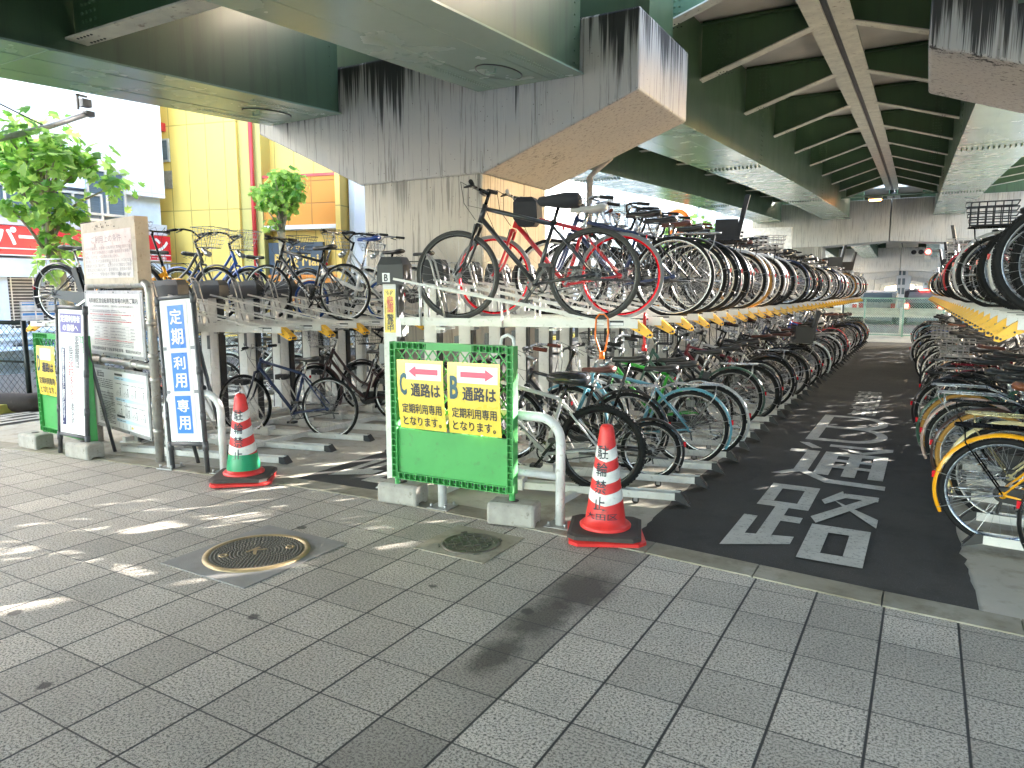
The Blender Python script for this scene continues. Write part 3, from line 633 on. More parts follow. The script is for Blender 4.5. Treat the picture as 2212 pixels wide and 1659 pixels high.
def markB(po, pz):
    sg = MB().box(-.045, .02, -.0875, -.086, pz-.195, pz-.125).build('bay_label', 'sign_white', po)
    text_into(MB(), 'B', (-.028, pz-.187, .003, pz-.135), lambda u, v: (u, -.0885, v), bold=.02).build('lettering', 'ink', sg)
    y0 = -.0605
    st = MB().box(-.045, .05, y0-.002, y0, 1.27, 1.61).build('theft_sticker', 'sign_yellow', po)
    mb = MB(); text_into(mb, '自転車盗', (-.028, 1.43, .028, 1.555), lambda u, v: (u+.006, y0-.003, v), 0, .02, True); text_into(mb, '警戒中', (-.028, 1.28, .028, 1.415), lambda u, v: (u+.006, y0-.003, v), 1, .02, True)
    text_into(mb, '大森警察署・大森防犯協会', (-.041, 1.29, -.033, 1.51), lambda u, v: (u, y0-.003, v), 1, .0, True)
    for q in (-1, 1): mb.tube([(q*.008, y0-.003, 1.565), (q*.03, y0-.003, 1.595)], .002, 4, mi=1); mb.tube([(q*.006, y0-.003, 1.575), (q*.018, y0-.003, 1.60)], .002, 4, mi=1)
    mb.build('lettering', ['ink_red', 'ink'], st)
rackrow('long two-tier rack left of the wide aisle, its first post marked B', r1_end, A1, 1.36, 1.94, r1_post, r1_floor, 0, 'two-tier bicycle racks', markB)
r2_end = [(-5.40, 4.93+PITCH*i) for i in range(7)]
r2_post = [(-7.22, 4.50+PITCH*i) for i in range(7)]
r2_floor = [(-5.10, 4.60+.58*i) for i in range(6)]
rackrow('short two-tier rack behind the blue sign with mostly empty front trays', r2_end, A1, 1.22, 1.90, r2_post, r2_floor, -.05, 'two-tier bicycle racks')
A3 = R(14)
r3_end = [(-9.23, 4.58+PITCH*i) for i in range(7)]
r3_post = [off(e, A3, 1.9) for e in r3_end]
r3_floor = [(-9.4, 4.7+.58*i) for i in range(6)]
rackrow('two-tier rack standing behind the notice board near the chain-link fence', r3_end, A3, 1.21, 1.86, r3_post, r3_floor, -.05, 'two-tier bicycle racks')
A0 = R(-3)
r0_end = [(.43-.016*PITCH*i, 4.75+PITCH*i) for i in range(38)]
r0_post = [off(e, A0, 1.94) for e in r0_end]
r0_floor = [(.36-.016*PITCH*i, 4.62+PITCH*i) for i in range(38)]
rackrow('long two-tier rack along the right edge of the wide aisle', r0_end, A0, 1.42, 1.94, r0_post, r0_floor[1:], 0, 'two-tier bicycle racks')
# ------------------------------------------------------------------ signs, barriers, cones and guards by the kerb
def scribble(mb, u0, u1, v, h, y, mi=0):         # a line of print too small to read: short uneven strokes
    u = u0
    while u < u1:
        wd = random.uniform(.5, 1.1)*h; 
        if random.random() < .9: q = random.uniform(.6, 1)*h; mb.quad((u, y, v), (min(u+wd*.8, u1), y, v), (min(u+wd*.8, u1), y, v+q), (u, y, v+q), mi)
        u += wd
def slab(mb, u0, u1, v0, v1, y0, y1, mi=0): return mb.box(u0, u1, y0, y1, v0, v1, mi)
# --- green plastic barriers with laminated notices
def barrier(loc, rot, label, sheets, feet, W=1.02):
    t = thing('barrier', label, 'barrier', loc, rot, 'green plastic barriers'); h = W/2; zt, zb_ = 1.06, .04
    m = MB()
    for q in (-1, 1):                                 # side frames: two webs with cross ribs and round holes
        x = q*(h-.025)
        m.box(x-.025, x-.019, -.035, .035, zb_, zt); m.box(x+.019, x+.025, -.035, .035, zb_, zt); m.box(x-.019, x+.019, -.004, .004, zb_, zt)
        for k in range(22): z = zb_+.01+k*(zt-zb_-.02)/21; m.box(x-.019, x+.019, -.034, .034, z-.003, z+.003)
        m.tube([(x, 0, zb_), (x, 0, -.10)], .022, 10)
    for z in (zb_+.025, zt-.025):
        m.box(-h+.05, h-.05, -.035, .035, z+.02, z+.025); m.box(-h+.05, h-.05, -.035, .035, z-.025, z-.02); m.box(-h+.05, h-.05, .0, .006, z-.02, z+.02)
        for k in range(19):
            x = -h+.06+k*(2*h-.12)/18
            if z > .5 and 5 < k < 13: continue
            m.box(x-.003, x+.003, -.034, 0, z-.02, z+.02)
            m.tube([(x+.025, -.003, z), (x+.025, .0005, z)], .011, 10, mi=1)
    m.box(-h+.32, h-.32, -.034, -.028, zt-.045, zt-.005)
    m.build('frame', ['barrier_green', 'ink'], t)
    m = MB(); z0, z1 = .42, zt-.05; n = 12; st = (2*h-.1)/n
    for k in range(-8, n+8):
        for s_ in (1, -1):
            a = -h+.05+k*st; u0, v0, u1, v1 = a, z0, a+s_*(z1-z0)*.78, z1
            pts = []
            lo, hi = -h+.05, h-.05
            def clip(u0, v0, u1, v1):
                d = u1-u0; t0, t1 = 0, 1
                for e, sg in ((lo, 1), (hi, -1)):
                    f0 = sg*(u0-e); f1 = sg*(u1-e)
                    if f0 < 0 and f1 < 0: return None
                    if f0 < 0: t0 = max(t0, f0/(f0-f1))
                    if f1 < 0: t1 = min(t1, f0/(f0-f1))
                return None if t0 >= t1 else ((u0+d*t0, v0+(v1-v0)*t0), (u0+d*t1, v0+(v1-v0)*t1))
            c = clip(u0, v0, u1, v1)
            if c: m.bar((c[0][0], s_*.003, c[0][1]), (c[1][0], s_*.003, c[1][1]), .006, .009)
    m.build('lattice', 'barrier_green', t)
    MB().box(-h+.05, h-.05, -.012, .012, zb_+.05, .42).build('solid_panel', 'barrier_green', t)
    for (u0, u1, ch, ar, sk) in sheets:
        m = MB(); top, bot = .935, .435; n = 12; fn0 = lambda u, v: -.052-.014*math.sin((top-v)/(top-bot)*3.0)+.010*math.cos((u-u0)/(u1-u0)*3.1)
        sh = lambda u, v: (u+sk*(top-v), fn0(u, v), v+.01*(u-u0))
        for i in range(n):
            for j in range(6):
                a, b_ = u0+(u1-u0)*j/6, u0+(u1-u0)*(j+1)/6; c, d = bot+(top-bot)*i/n, bot+(top-bot)*(i+1)/n
                m.add([sh(a, c), sh(b_, c), sh(b_, d), sh(a, d)], [(0, 1, 2, 3)], 0, True)
        s_ = m.build('notice', 'sign_yellow', t); wd = u1-u0
        on = lambda k: (lambda u, v: tuple(Vector(sh(u, v))+Vector((0, -.0015*k, 0))))
        m = MB(); f1 = on(1); pw = (u0+.19*wd, u0+.96*wd) if ar else (u0+.2*wd, u0+.8*wd)
        for j in range(6):
            a, b_ = pw[0]+(pw[1]-pw[0])*j/6, pw[0]+(pw[1]-pw[0])*(j+1)/6
            m.add([f1(a, top-.14), f1(b_, top-.14), f1(b_, top-.025), f1(a, top-.025)], [(0, 1, 2, 3)])
        m.build('paper_strip', 'sign_white', s_)
        if ar:
            m = MB(); f2 = on(2.2); c = (pw[0]+pw[1])/2; L_ = (pw[1]-pw[0])*.41; yv = top-.082
            q = lambda a, b_: f2(c+ar*a, yv+b_)
            m.add([q(-L_, -.019), q(L_*.5, -.019), q(L_*.5, .019), q(-L_, .019)], [(0, 1, 2, 3)]); m.add([q(L_*.5, -.04), q(L_, 0), q(L_*.5, .04)], [(0, 1, 2)]); m.build('arrow', 'arrow_red', s_)
        m = MB(); f2 = on(2)
        text_into(m, ch, (u0+.06*wd, top-.25, u0+.2*wd, top-.10), f2, 0, .035)
        text_into(m, '通路は', (u0+.30*wd, top-.26, u0+.93*wd, top-.165), f2, 1, .03)
        text_into(m, '定期利用専用', (u0+.08*wd, top-.385, u0+.93*wd, top-.315), f2, 1, .02)
        text_into(m, 'となります。', (u0+.08*wd, top-.475, u0+.9*wd, top-.41), f2, 1, .02)
        m.build('lettering', ['ink_teal', 'ink'], s_)
    for i, (x, y, a) in enumerate(feet): pass
    return t
def foot_block(loc, rot, label):
    m = MB(); pr = lambda x: [(x, -.085, 0), (x, -.05, .0), (x, -.04, .018), (x, .04, .018), (x, .05, 0), (x, .085, 0), (x, .095, .02), (x, .095, .135), (x, .07, .155), (x, -.07, .155), (x, -.095, .135), (x, -.095, .02)]
    sc_ = lambda p, k: [(x, y*k, .078+(z-.078)*(k if z > .02 else 1)) for x, y, z in p]
    m.loft([sc_(pr(-.17), .9), pr(-.15), pr(.15), sc_(pr(.17), .9)])
    t = thing('concrete_block', label, 'concrete block', loc, rot, 'concrete foot blocks'); m.build('block', 'block_concrete', t, bevel=.008); MB().tube([(0, 0, .150), (0, 0, .158)], .035, 12).build('socket', 'rubber_base', t); return t
barrier((-2.88, 4.13, .17), R(2.5), 'green plastic barrier with two yellow notices, arrows pointing left and right', [(-.44, -.03, 'C', -1, .06), (-.005, .425, 'B', 1, .03)], [])
foot_block((-3.36, 4.16, .008), R(6), 'pale concrete block under the left foot of the two-notice barrier')
foot_block((-2.38, 4.15, .008), R(12), 'pale concrete block under the right foot of the two-notice barrier')
barrier((-7.42, 3.90, .11), R(-4), 'green plastic barrier with one yellow notice, half hidden by the narrow white sign', [(-.44, .0, 'D', 0, .03)], [], 1.04)
foot_block((-7.84, 3.80, .0), R(0), 'grey concrete block under the left foot of the half-hidden barrier')
foot_block((-6.96, 3.80, .0), R(4), 'grey concrete block beside the black leg of the narrow white sign')
# --- umbrella hooked over the barrier
t = thing('umbrella', 'folded umbrella with a white hooked handle hanging on the two-notice barrier', 'umbrella', (-2.47, 4.22, 1.245))
MB().tube([(-.05, .0, -.03), (-.055, 0, .0), (-.045, 0, .035), (0, 0, .055), (.04, 0, .035), (.05, 0, 0), (.05, 0, -.10)], .012, 8).build('handle', 'white_paint', t)
MB().tube([(.05, 0, -.10), (.05, 0, -.2), (.05, 0, -.5), (.05, 0, -.78)], [.012, .03, .028, .006], 8).build('canopy', 'stain_cloth', t)
# --- white pipe guards
def guard(a, b_, h, label):
    a = Vector(a); b_ = Vector(b_); d = b_-a; w_ = d.length; t = thing('pipe_guard', label, 'pipe guard', a, math.atan2(d.y, d.x), 'white pipe guards'); r_ = .16
    pts = [(0, 0, 0), (0, 0, h-r_)]+[(r_-r_*math.cos(k*math.pi/12), 0, h-r_+r_*math.sin(k*math.pi/12)) for k in range(1, 7)]+[(w_-r_+r_*math.sin(k*math.pi/12), 0, h-r_+r_*math.cos(k*math.pi/12)) for k in range(0, 6)]+[(w_, 0, h-r_), (w_, 0, 0)]
    MB().tube(pts, .033, 14).build('rail', 'white_paint', t); MB().tube([(.0, 0, h*.46), (w_, 0, h*.46)], .026, 10).build('crossbar', 'white_paint', t)
    for x in (0, w_):
        m = MB(); m.box(x-.085, x+.085, -.085, .085, .0, .012)
        for q in (-1, 1):
            for p in (-1, 1): m.tube([(x+q*.06, p*.06, .012), (x+q*.06, p*.06, .04)], .011, 6)
        m.build('foot_plate', 'galvanised', t)
guard((-3.02, 4.20, .002), (-2.08, 4.26, .002), .745, 'white rounded pipe guard behind the two-notice barrier and tall red cone')
guard((-5.86, 3.95, .002), (-5.29, 4.07, .002), .70, 'white rounded pipe guard behind the leaning blue sign')
# --- cones
def cone(loc, rot, label, green, txt2, face=-68):
    t = thing('traffic_cone', label, 'traffic cone', loc, rot, 'red and white traffic cones')
    m = MB(); 
    for z0, z1, k, mi in ((0, .028, .235, 1), (.030, .062, .225, 0)):
        a0 = .3 if mi else .25
        pts = []
        for z, kk in ((z0, k), (z1-.008, k), (z1, k-.02)):
            ring = []
            for q in range(4):
                for e in (-1, 1): an = math.pi/4+q*math.pi/2+e*.12+(.12 if mi else 0); ring.append((kk*1.32*math.cos(an), kk*1.32*math.sin(an), z))
            pts.append(ring)
        m.loft(pts, mi)
    m.build('base', ['rubber_base', 'cone_red'], t)
    H0, H1, R0, R1 = .062, .735, .138, .042
    rad = lambda z: R0+(R1-R0)*(z-H0)/(H1-H0)
    MB().lathe([(.165, .058), (.168, .075), (.155, .088), (rad(.09), .09)]+[(rad(.09+.0583*k), .09+.0583*k) for k in range(1, 11)]+[(rad(.70), .70), (.040, .722), (.03, .735), (0, .74)], 40).build('body', 'cone_red', t)
    for zc in (.275, .415, .555):
        m = MB(); n = 40; vs = []
        for j in range(n):
            a = 2*math.pi*j/n; dz = .035*abs(((a/(2*math.pi)*2) % 1)*2-1)-.017
            for z in (zc-.036+dz, zc+.036+dz): r_ = rad(z)+.0016; vs.append((r_*math.cos(a), r_*math.sin(a), z))
        m.add(vs, [(2*j, 2*((j+1) % n), 2*((j+1) % n)+1, 2*j+1) for j in range(n)], 0, True); m.build('white_band', 'cone_white', t)
    if green:
        m = MB(); m.lathe([(rad(.10)+.004, .10), (rad(.15)+.007, .15), (rad(.19)+.004, .19), (rad(.235)+.004, .235)], 30); m.build('tape', 'tape_green', t)
    m = MB(); A = R(face)-rot
    wrap = lambda a0: (lambda u, v: ((rad(v)+.0035)*math.cos(a0+u/rad(v)), (rad(v)+.0035)*math.sin(a0+u/rad(v)), v))
    for i, ch in enumerate('駐輪禁止'): z = (.565, .455, .345, .24)[i]; text_into(m, ch, (-.036, z-.043, .036, z+.043), wrap(A-.36), 0, .012)
    if txt2: text_into(m, '大田区', (-.11, .135, .11, .175), wrap(A-.25), 0, .01)
    m.build('lettering', 'ink', t)
cone((-1.74, 4.24, .008), R(20), 'tall clean red cone with white bands beside the wide aisle', False, True)
cone((-4.93, 3.99, .008), R(35), 'worn red cone with green tape round its foot beside the blue sign', True, False, -39)
# --- old notice board on a pipe frame
bA = R(-10.5)
t = thing('notice_board', 'weathered pipe-framed notice board with three printed boards one above the other', 'notice board', (-7.58, 4.27, 0), bA)
m = MB(); r_ = .04; wB = 1.46
m.tube([(0, .03, 0), (0, .03, 1.58), (.02, .03, 1.64), (.08, .03, 1.66), (wB-.08, .03, 1.66), (wB-.02, .03, 1.64), (wB, .03, 1.58), (wB, .03, 0)], r_, 12); m.tube([(0, .03, .895), (wB, .03, .895)], .032, 10)
for x in (0, wB):
    for z in (.3, .78, 1.0, 1.3): m.tube([(x, .03, z-.02), (x, .03, z+.02)], r_+.006, 12)
for x in (.25, 1.0, 1.15): 
    for z in (.895, 1.66): m.tube([(x-.015, .03, z), (x+.015, .03, z)], r_+.004, 10)
m.tube([(.0, .03, 1.0), (.0, .45, 0)], .025, 8); m.tube([(wB, .03, 1.0), (wB-.0, .45, 0)], .025, 8); m.build('pipe_frame', 'pipe_grey', t)
tb = MB().box(.06, 1.36, -.02, .10, 1.665, 2.27).build('upper_board', 'tag_board', t)
m = MB(); m.box(.12, 1.27, -.0225, -.0205, 1.72, 2.17); sh = m.build('paper', 'sign_paper', tb)
m = MB(); Y = -.024
text_into(m, 'ご利用上の条件', (.33, 2.06, 1.05, 2.13), XZ(Y), 0, .0)
for i in range(7):
    for q in (0, 1): pass
for i, ln in enumerate(('当有料駐輪場は、お客様へ自転車など置場を提供する', 'もので、すべての自転車などの盗難・破損及びお客様の', '負傷については、一切の責任を負いません。', '従いまして、すべてお客様責任となります。お忘れなき', '貴重品をカゴに置かずに、出入りのつど施錠など御自', 'の置きようにお願いします。置き場所は、管理員の指示', 'に従って下さい。整理の都合で移動する事もあります。')):
    text_into(m, ln, (.14, 1.995-.042*i, .14+(1.10 if i != 2 else .85), 2.028-.042*i), XZ(Y), 0, -.004)
text_into(m, '管 理 室', (.95, 1.735, 1.2, 1.765), XZ(Y), 0); m.build('lettering', 'ink_grey', sh)
m = MB()
for _ in range(14): x = .35+random.random()*.55; z = 2.2+random.random()*.05; m.box(x, x+.03*random.random()+.006, -.0215, -.0205, z-.02*random.random(), z+.004)
m.build('peeled_tape', 'rubber_base', tb)
b1 = MB().box(.02, wB-.06, -.012, .0, .95, 1.60).build('middle_board', 'galvanised', t)
p1 = MB().box(.06, wB-.11, -.014, -.0125, .985, 1.565).build('printed_sheet', 'sign_old', b1)
m = MB(); Y = -.0155
text_into(m, '有料制区営自転車等駐車場の利用ご案内', (.12, 1.475, 1.30, 1.525), XZ(Y), 0, .012); text_into(m, 'この区営自転車等駐車場は、月極利用と当日利用が出来ます。', (.2, 1.435, 1.2, 1.457), XZ(Y), 0)
text_into(m, '平和島駅前国道下自転車等駐車場　電話(3765)8229', (.12, 1.0, 1.30, 1.038), XZ(Y), 0, .012)
for i, z in enumerate((1.40, 1.385, 1.36, 1.34, 1.315, 1.295, 1.275)): scribble(m, .12+(i % 2)*.06, .9+(i % 3)*.12, z, .010, Y, 2 if i in (2, 5) else 1)
for z in (1.25, 1.22, 1.19, 1.16, 1.13): m.quad((.2, Y, z), (1.26, Y, z), (1.26, Y, z+.0015), (.2, Y, z+.0015), 1)
for x in (.2, .42, .58, 1.05, 1.26): m.quad((x, Y, 1.13), (x+.002, Y, 1.13), (x+.002, Y, 1.2515), (x, Y, 1.2515), 1)
for z in (1.228, 1.198, 1.168, 1.138): [scribble(m, x, x+wd, z, .011, Y, 1) for x, wd in ((.22, .13), (.45, .1), (.62, .36), (1.1, .1))]
for z in (1.11, 1.095, 1.075, 1.06): scribble(m, .2, 1.15, z, .009, Y, 2 if z > 1.1 else 1)
m.build('lettering', ['ink', 'ink_grey', 'ink_red'], p1)
m = MB(); [m.dome((x, -.012, z), .008, (0, -1, 0)) for x in (.04, .4, .75, 1.1, 1.385) for z in (.967, 1.583)]; m.build('screw', 'dark_steel', b1)
b2 = MB().box(.10, wB-.05, -.012, .0, .20, .84).build('lower_board', 'galvanised', t)
p2 = MB().box(.13, wB-.09, -.014, -.0125, .235, .81).build('printed_sheet', 'sign_white', b2)
m = MB(); Y = -.0155
text_into(m, '注意事項', (.20, .735, .36, .765), XZ(Y), 2, .02); m.quad((.19, Y+.0004, .728), (.37, Y+.0004, .728), (.37, Y+.0004, .772), (.19, Y+.0004, .772), 0)
for z in (.78,): scribble(m, .18, .33, z, .01, Y)
for i in range(5): scribble(m, .18, .58, .70-.02*i, .011, Y)
for i in range(14): scribble(m, .2, .6-.1*(i % 4 == 3), .48-.0165*i, .009, Y)
for z in (.56, .53, .505): m.quad((.18, Y, z), (.6, Y, z), (.6, Y, z+.0015), (.18, Y, z+.0015), 0); scribble(m, .22, .58, z+.008, .01, Y)
for zz in (.725, .515, .305): m.quad((.63, Y, zz), (1.34, Y, zz), (1.34, Y, zz+.03), (.63, Y, zz+.03), 3); scribble(m, .65, .85, zz+.008, .012, Y)
for zz in (.765, .35): m.quad((.64, Y, zz), (.83, Y, zz), (.83, Y, zz+.022), (.64, Y, zz+.022), 0); 
def little(u, v, k):          # the printed diagrams: a stick figure wheeling a bicycle
    for a in (0, .055): 
        for j in range(10): t0, t1 = j*.628, (j+1)*.628; p = lambda tt: (u+a+.018*math.cos(tt), Y, v+.018*math.sin(tt)); q = lambda tt: (u+a+.0155*math.cos(tt), Y, v+.0155*math.sin(tt)); m.quad(p(t0), p(t1), q(t1), q(t0), 0)
    m.quad((u, Y, v), (u+.003, Y, v), (u+.03, Y, v+.035), (u+.027, Y, v+.035), 0); m.quad((u+.027, Y, v+.035), (u+.03, Y, v+.035), (u+.058, Y, v), (u+.055, Y, v), 0)
    m.quad((u+.085, Y, v-.015), (u+.094, Y, v-.015), (u+.09, Y, v+.045), (u+.08, Y, v+.045), 0); m.add([(u+.085+.010*math.cos(j), Y, v+.058+.010*math.sin(j)) for j in range(6)], [tuple(range(6))], 0)
for zz in (.555, .345):
    for k in range(4):
        x = .64+k*.178; little(x+.035, zz+.03, k); scribble(m, x+.01, x+.15, zz+.13, .008, Y)
        for a in range(9): pass
        m.quad((x+.168, Y, zz), (x+.1695, Y, zz), (x+.1695, Y, zz+.15), (x+.168, Y, zz+.15), 1)
for k in range(7): x = .68+k*.09; m.quad((x, Y, .245), (x+.004, Y, .245), (x+.004, Y, .295), (x, Y, .295), 0)
m.add([(.97, Y, .26), (1.0, Y, .26), (1.0, Y, .25), (1.02, Y, .27), (1.0, Y, .29), (1.0, Y, .28), (.97, Y, .28)], [tuple(range(7))], 4)
m.build('lettering', ['ink', 'ink_grey', 'ink_white', 'tint_blue', 'sign_yellow'], p2)
m = MB(); [m.dome((x, -.012, z), .008, (0, -1, 0)) for x in (.115, .5, .9, 1.38) for z in (.215, .825)]; m.build('screw', 'dark_steel', b2)
# --- leaning panel signs
def panel_sign(loc, rot, label, Wd, z0, z1, leg, fn):
    t = thing('panel_sign', label, 'sign', loc, rot, 'standing panel signs'); h = Wd/2
    m = MB(); 
    m.tube([(-h, 0, 0), (-h, 0, z1+.005)], .021, 10); m.tube([(h, 0, 0), (h, 0, z1+.005)], .021, 10); m.tube([(-h, 0, z1), (h, 0, z1)], .019, 10); m.tube([(-h, 0, z0), (h, 0, z0)], .019, 10)
    for z in (z1, z0): [m.tube([(q*h, 0, z-.06), (q*h, 0, z+.02)], .026, 10) for q in (-1, 1)]
    for z in ((z0+z1)/2, z0+.25): [m.tube([(q*h, 0, z-.035), (q*h, 0, z+.035)], .025, 10) for q in (-1, 1)]
    for q in (-1, 1): m.tube([(q*h*.9, .02, z1-.35), (q*h*.9, leg, .0)], .017, 8)
    m.build('pipe_frame', 'pipe_dark', t)
    p = MB().box(-h+.022, h-.022, -.008, .004, z0+.02, z1-.02).build('panel', 'sign_white', t); fn(p, h); return t
def f_white(p, h):
    y = -.0095
    s_ = MB().box(-.155, .155, y-.001, y+.001, 1.20, 1.38).build('header', 'sign_violet', p); m = MB(); text_into(m, '定期利用者', (-.145, 1.30, .145, 1.365), XZ(y-.0025), 0, .03); text_into(m, 'の皆様へ', (-.115, 1.215, .115, 1.28), XZ(y-.0025), 0, .03); m.build('lettering', 'ink_white', s_)
    s_ = MB().box(-.145, -.095, y-.001, y+.001, .30, 1.05).build('warning_strip', 'sign_navy', p); m = MB(); text_into(m, '更新期間を過ぎますと解約となります。', (-.139, .32, -.101, 1.04), XZ(y-.0025), 0, .015, True); m.build('lettering', 'ink_white', s_)
    m = MB(); text_into(m, '更新期間は、', (.06, .80, .125, 1.17), XZ(y), 0, .0, True); text_into(m, '毎月', (-.035, .93, .03, 1.075), XZ(y), 0, 0, True); text_into(m, '20', (-.04, .865, .03, .92), XZ(y), 1, .0)
    text_into(m, '日', (-.035, .785, .03, .85), XZ(y), 1); m.tube([(.005, y, .775), (-.012, y, .755), (.012, y, .73), (-.004, y, .71)], .004, 4, mi=1)
    text_into(m, '翌月', (-.028, .66, .028, .695), XZ(y), 1, .0); text_into(m, '5', (-.015, .60, .015, .645), XZ(y), 1); text_into(m, '日', (-.02, .545, .02, .585), XZ(y), 1)
    text_into(m, 'までです。', (-.035, .27, .04, .52), XZ(y), 0, 0, True); m.build('lettering', ['ink', 'ink_red'], p)
panel_sign((-7.12, 3.78, 0), (R(-2.5), R(1.5), R(4)), 'narrow white standing sign with a violet header and vertical lettering', .42, .20, 1.44, .30, f_white)
def f_blue(p, h):
    y = -.0095
    q = MB().box(-.135, .135, y-.001, y, .30, 1.515).build('paper', 'sign_old', p)
    for z0, z1, tx in ((1.10, 1.475, '定期'), (.72, 1.06, '利用'), (.345, .68, '専用')):
        s_ = MB().box(-.092, .092, y-.003, y-.001, z0, z1).build('blue_sheet', 'sign_blue', q); m = MB()
        text_into(m, tx[0], (-.066, (z0+z1)/2+.025, .066, z1-.035), XZ(y-.0045), 0, .02); text_into(m, tx[1], (-.066, z0+.035, .066, (z0+z1)/2-.015), XZ(y-.0045), 0, .02); m.build('lettering', 'ink_white', s_)
    m = MB(); text_into(m, '都市基盤管理課 TEL (3744)1299', (-.13, .262, .16, .278), XZ(y), 0); [m.box(a, a+.05, y-.001, y, z, z+.03) for a, z in ((-.19, 1.085), (.14, 1.085), (-.19, .70), (.14, .70))]; m.build('lettering', 'ink_grey', p)
panel_sign((-5.59, 3.95, 0), (R(-2), R(-4.2), R(8)), 'leaning white sign with three blue sheets of large white characters', .41, .25, 1.545, .28, f_blue)
# --- cable locks hanging from the front trays
def cablelock(loc, label, mat, L_, w_):
    t = thing('cable_lock', label, 'cable lock', loc, R(14)); m = MB()
    m.tube([(-w_, 0, 0), (-w_*1.1, 0, -L_*.5), (-w_*.3, 0, -L_*.88), (0, 0, -L_)], .0065, 8); m.tube([(-w_, 0, 0), (-w_*.5, 0, .03), (w_*.3, 0, .03), (w_*.9, 0, 0), (w_, 0, -L_*.4), (w_*.5, 0, -L_*.85), (0, 0, -L_*.95)], .0065, 8); m.build('cable', mat, t)
    MB().tube([(-.0, 0, -L_*.88), (0, 0, -L_*1.08)], [.017, .021], 10).build('lock_barrel', mat, t)
cablelock((-2.02, 4.80, 1.40), 'orange cable lock hanging from the front tray under the dark front bicycle', 'tape_orange', .27, .045)
cablelock((-1.90, 5.36, 1.40), 'red cable lock hanging beside the second yellow tray handle', 'cable_red', .25, .006)
# ------------------------------------------------------------------ street on the left
sheet('road', [(-18.2, -40), (-10.9, -40), (-10.9, 60), (-18.2, 60)], .0, 'road_asphalt')
mb = MB(); mb.box(-11.05, -10.75, -20, 45, -.05, .14); struct(mb.build('road_kerb', 'kerb_concrete'))
mb = MB(); mb.box(-10.75, -10.5, 3.5, 45, -.05, .10); struct(mb.build('kerb_strip', 'road_yellow'))
sheet('far_pavement', [(-25, -40), (-18.2, -40), (-18.2, 13.4), (-5, 16.9), (-5, 20), (-60, 20)], .06, 'floor_concrete')
def chainlink(a, b_, h, label, posts, z0=.08, mesh=.075, mat='fence_dark', top=True, wire=.0035):
    a = Vector(a); b_ = Vector(b_); d = (b_-a); L_ = d.length; d.normalize(); t = thing('chain_link_fence', label, 'fence', a, math.atan2(d.y, d.x))
    m = MB(); n = int(L_/mesh/1.4); hh = h-z0
    for k in range(-int(hh/(mesh*1.4))-1, n+1):
        for s_ in (1, -1):
            u0 = k*mesh*1.4; u1 = u0+hh; v0, v1 = (z0, h) if s_ > 0 else (h, z0)
            t0 = max(0, -u0/(u1-u0)); t1 = min(1, (L_-u0)/(u1-u0))
            if t1 <= t0: continue
            p = lambda q: (u0+(u1-u0)*q, s_*wire, v0+(v1-v0)*q)
            m.tube([p(t0), p(t1)], wire, 3, cap=False)
    m.build('mesh_panel', mat, t); m = MB(); m.tube([(0, 0, h), (L_, 0, h)], .028, 8); m.tube([(0, 0, z0), (L_, 0, z0)], .018, 8); m.tube([(0, 0, h*.55), (L_, 0, h*.55)], .015, 8); m.build('rail', mat, t)
    for u in posts: MB().tube([(u, 0, 0), (u, 0, h+.03)], .034, 10).build('post', mat, t)
    return t
chainlink((-13.2, 4.42, .0), (-10.45, 5.05, .0), 1.17, 'short dark chain-link fence at the left edge beside the street', [0, 1.4, 2.80])
chainlink((-10.45, 5.1, .0), (-10.7, 24, .0), 1.17, 'long dark chain-link fence running behind the racks along the street', [2*i for i in range(1, 10)])
m = MB(); m.tube([(-13.2, 4.25, .12), (-11.5, 4.5, .11), (-10.3, 4.95, .11), (-10.45, 7, .11), (-10.6, 14, .11)], .13, 12); tag(m.build('rubber_kerb', 'rubber_base'), 'thick black rubber bumper lying at the foot of the dark fence', 'bumper')
def wbeam(a, b_, z, label, mat, posts, two=False):
    a = Vector(a); b_ = Vector(b_); d = b_-a; L_ = d.length; t = thing('guard_rail', label, 'guard rail', a, math.atan2(d.y, d.x), 'roadside guard rails'); m = MB()
    pr = [(-.0, -.17), (-.03, -.13), (-.07, -.10), (-.07, -.06), (-.02, -.02), (-.02, .02), (-.07, .06), (-.07, .10), (-.03, .13), (0, .17)]
    k = len(pr); m.add([(x, y, z+q) for x in (0, L_) for y, q in pr], [(i, i+1, k+i+1, k+i) for i in range(k-1)])
    if two: m.add([(x, y, z-.42+q) for x in (0, L_) for y, q in pr], [(i, i+1, k+i+1, k+i) for i in range(k-1)])
    m.build('beam', mat, t)
    for u in posts: MB().tube([(u, .06, 0), (u, .06, z+.2)], .055, 10).build('post', mat, t)
wbeam((-18.3, -6, 0), (-18.3, 20, 0), .55, 'pale guard rail along the far side of the street at the left', 'rail_blue', [2*i for i in range(14)], True)
wbeam((-11.6, 24, 0), (-11.6, -2, 0), .55, 'pale guard rail beside the dark fence on the near side of the street', 'rail_blue', [2*i for i in range(13)], False)
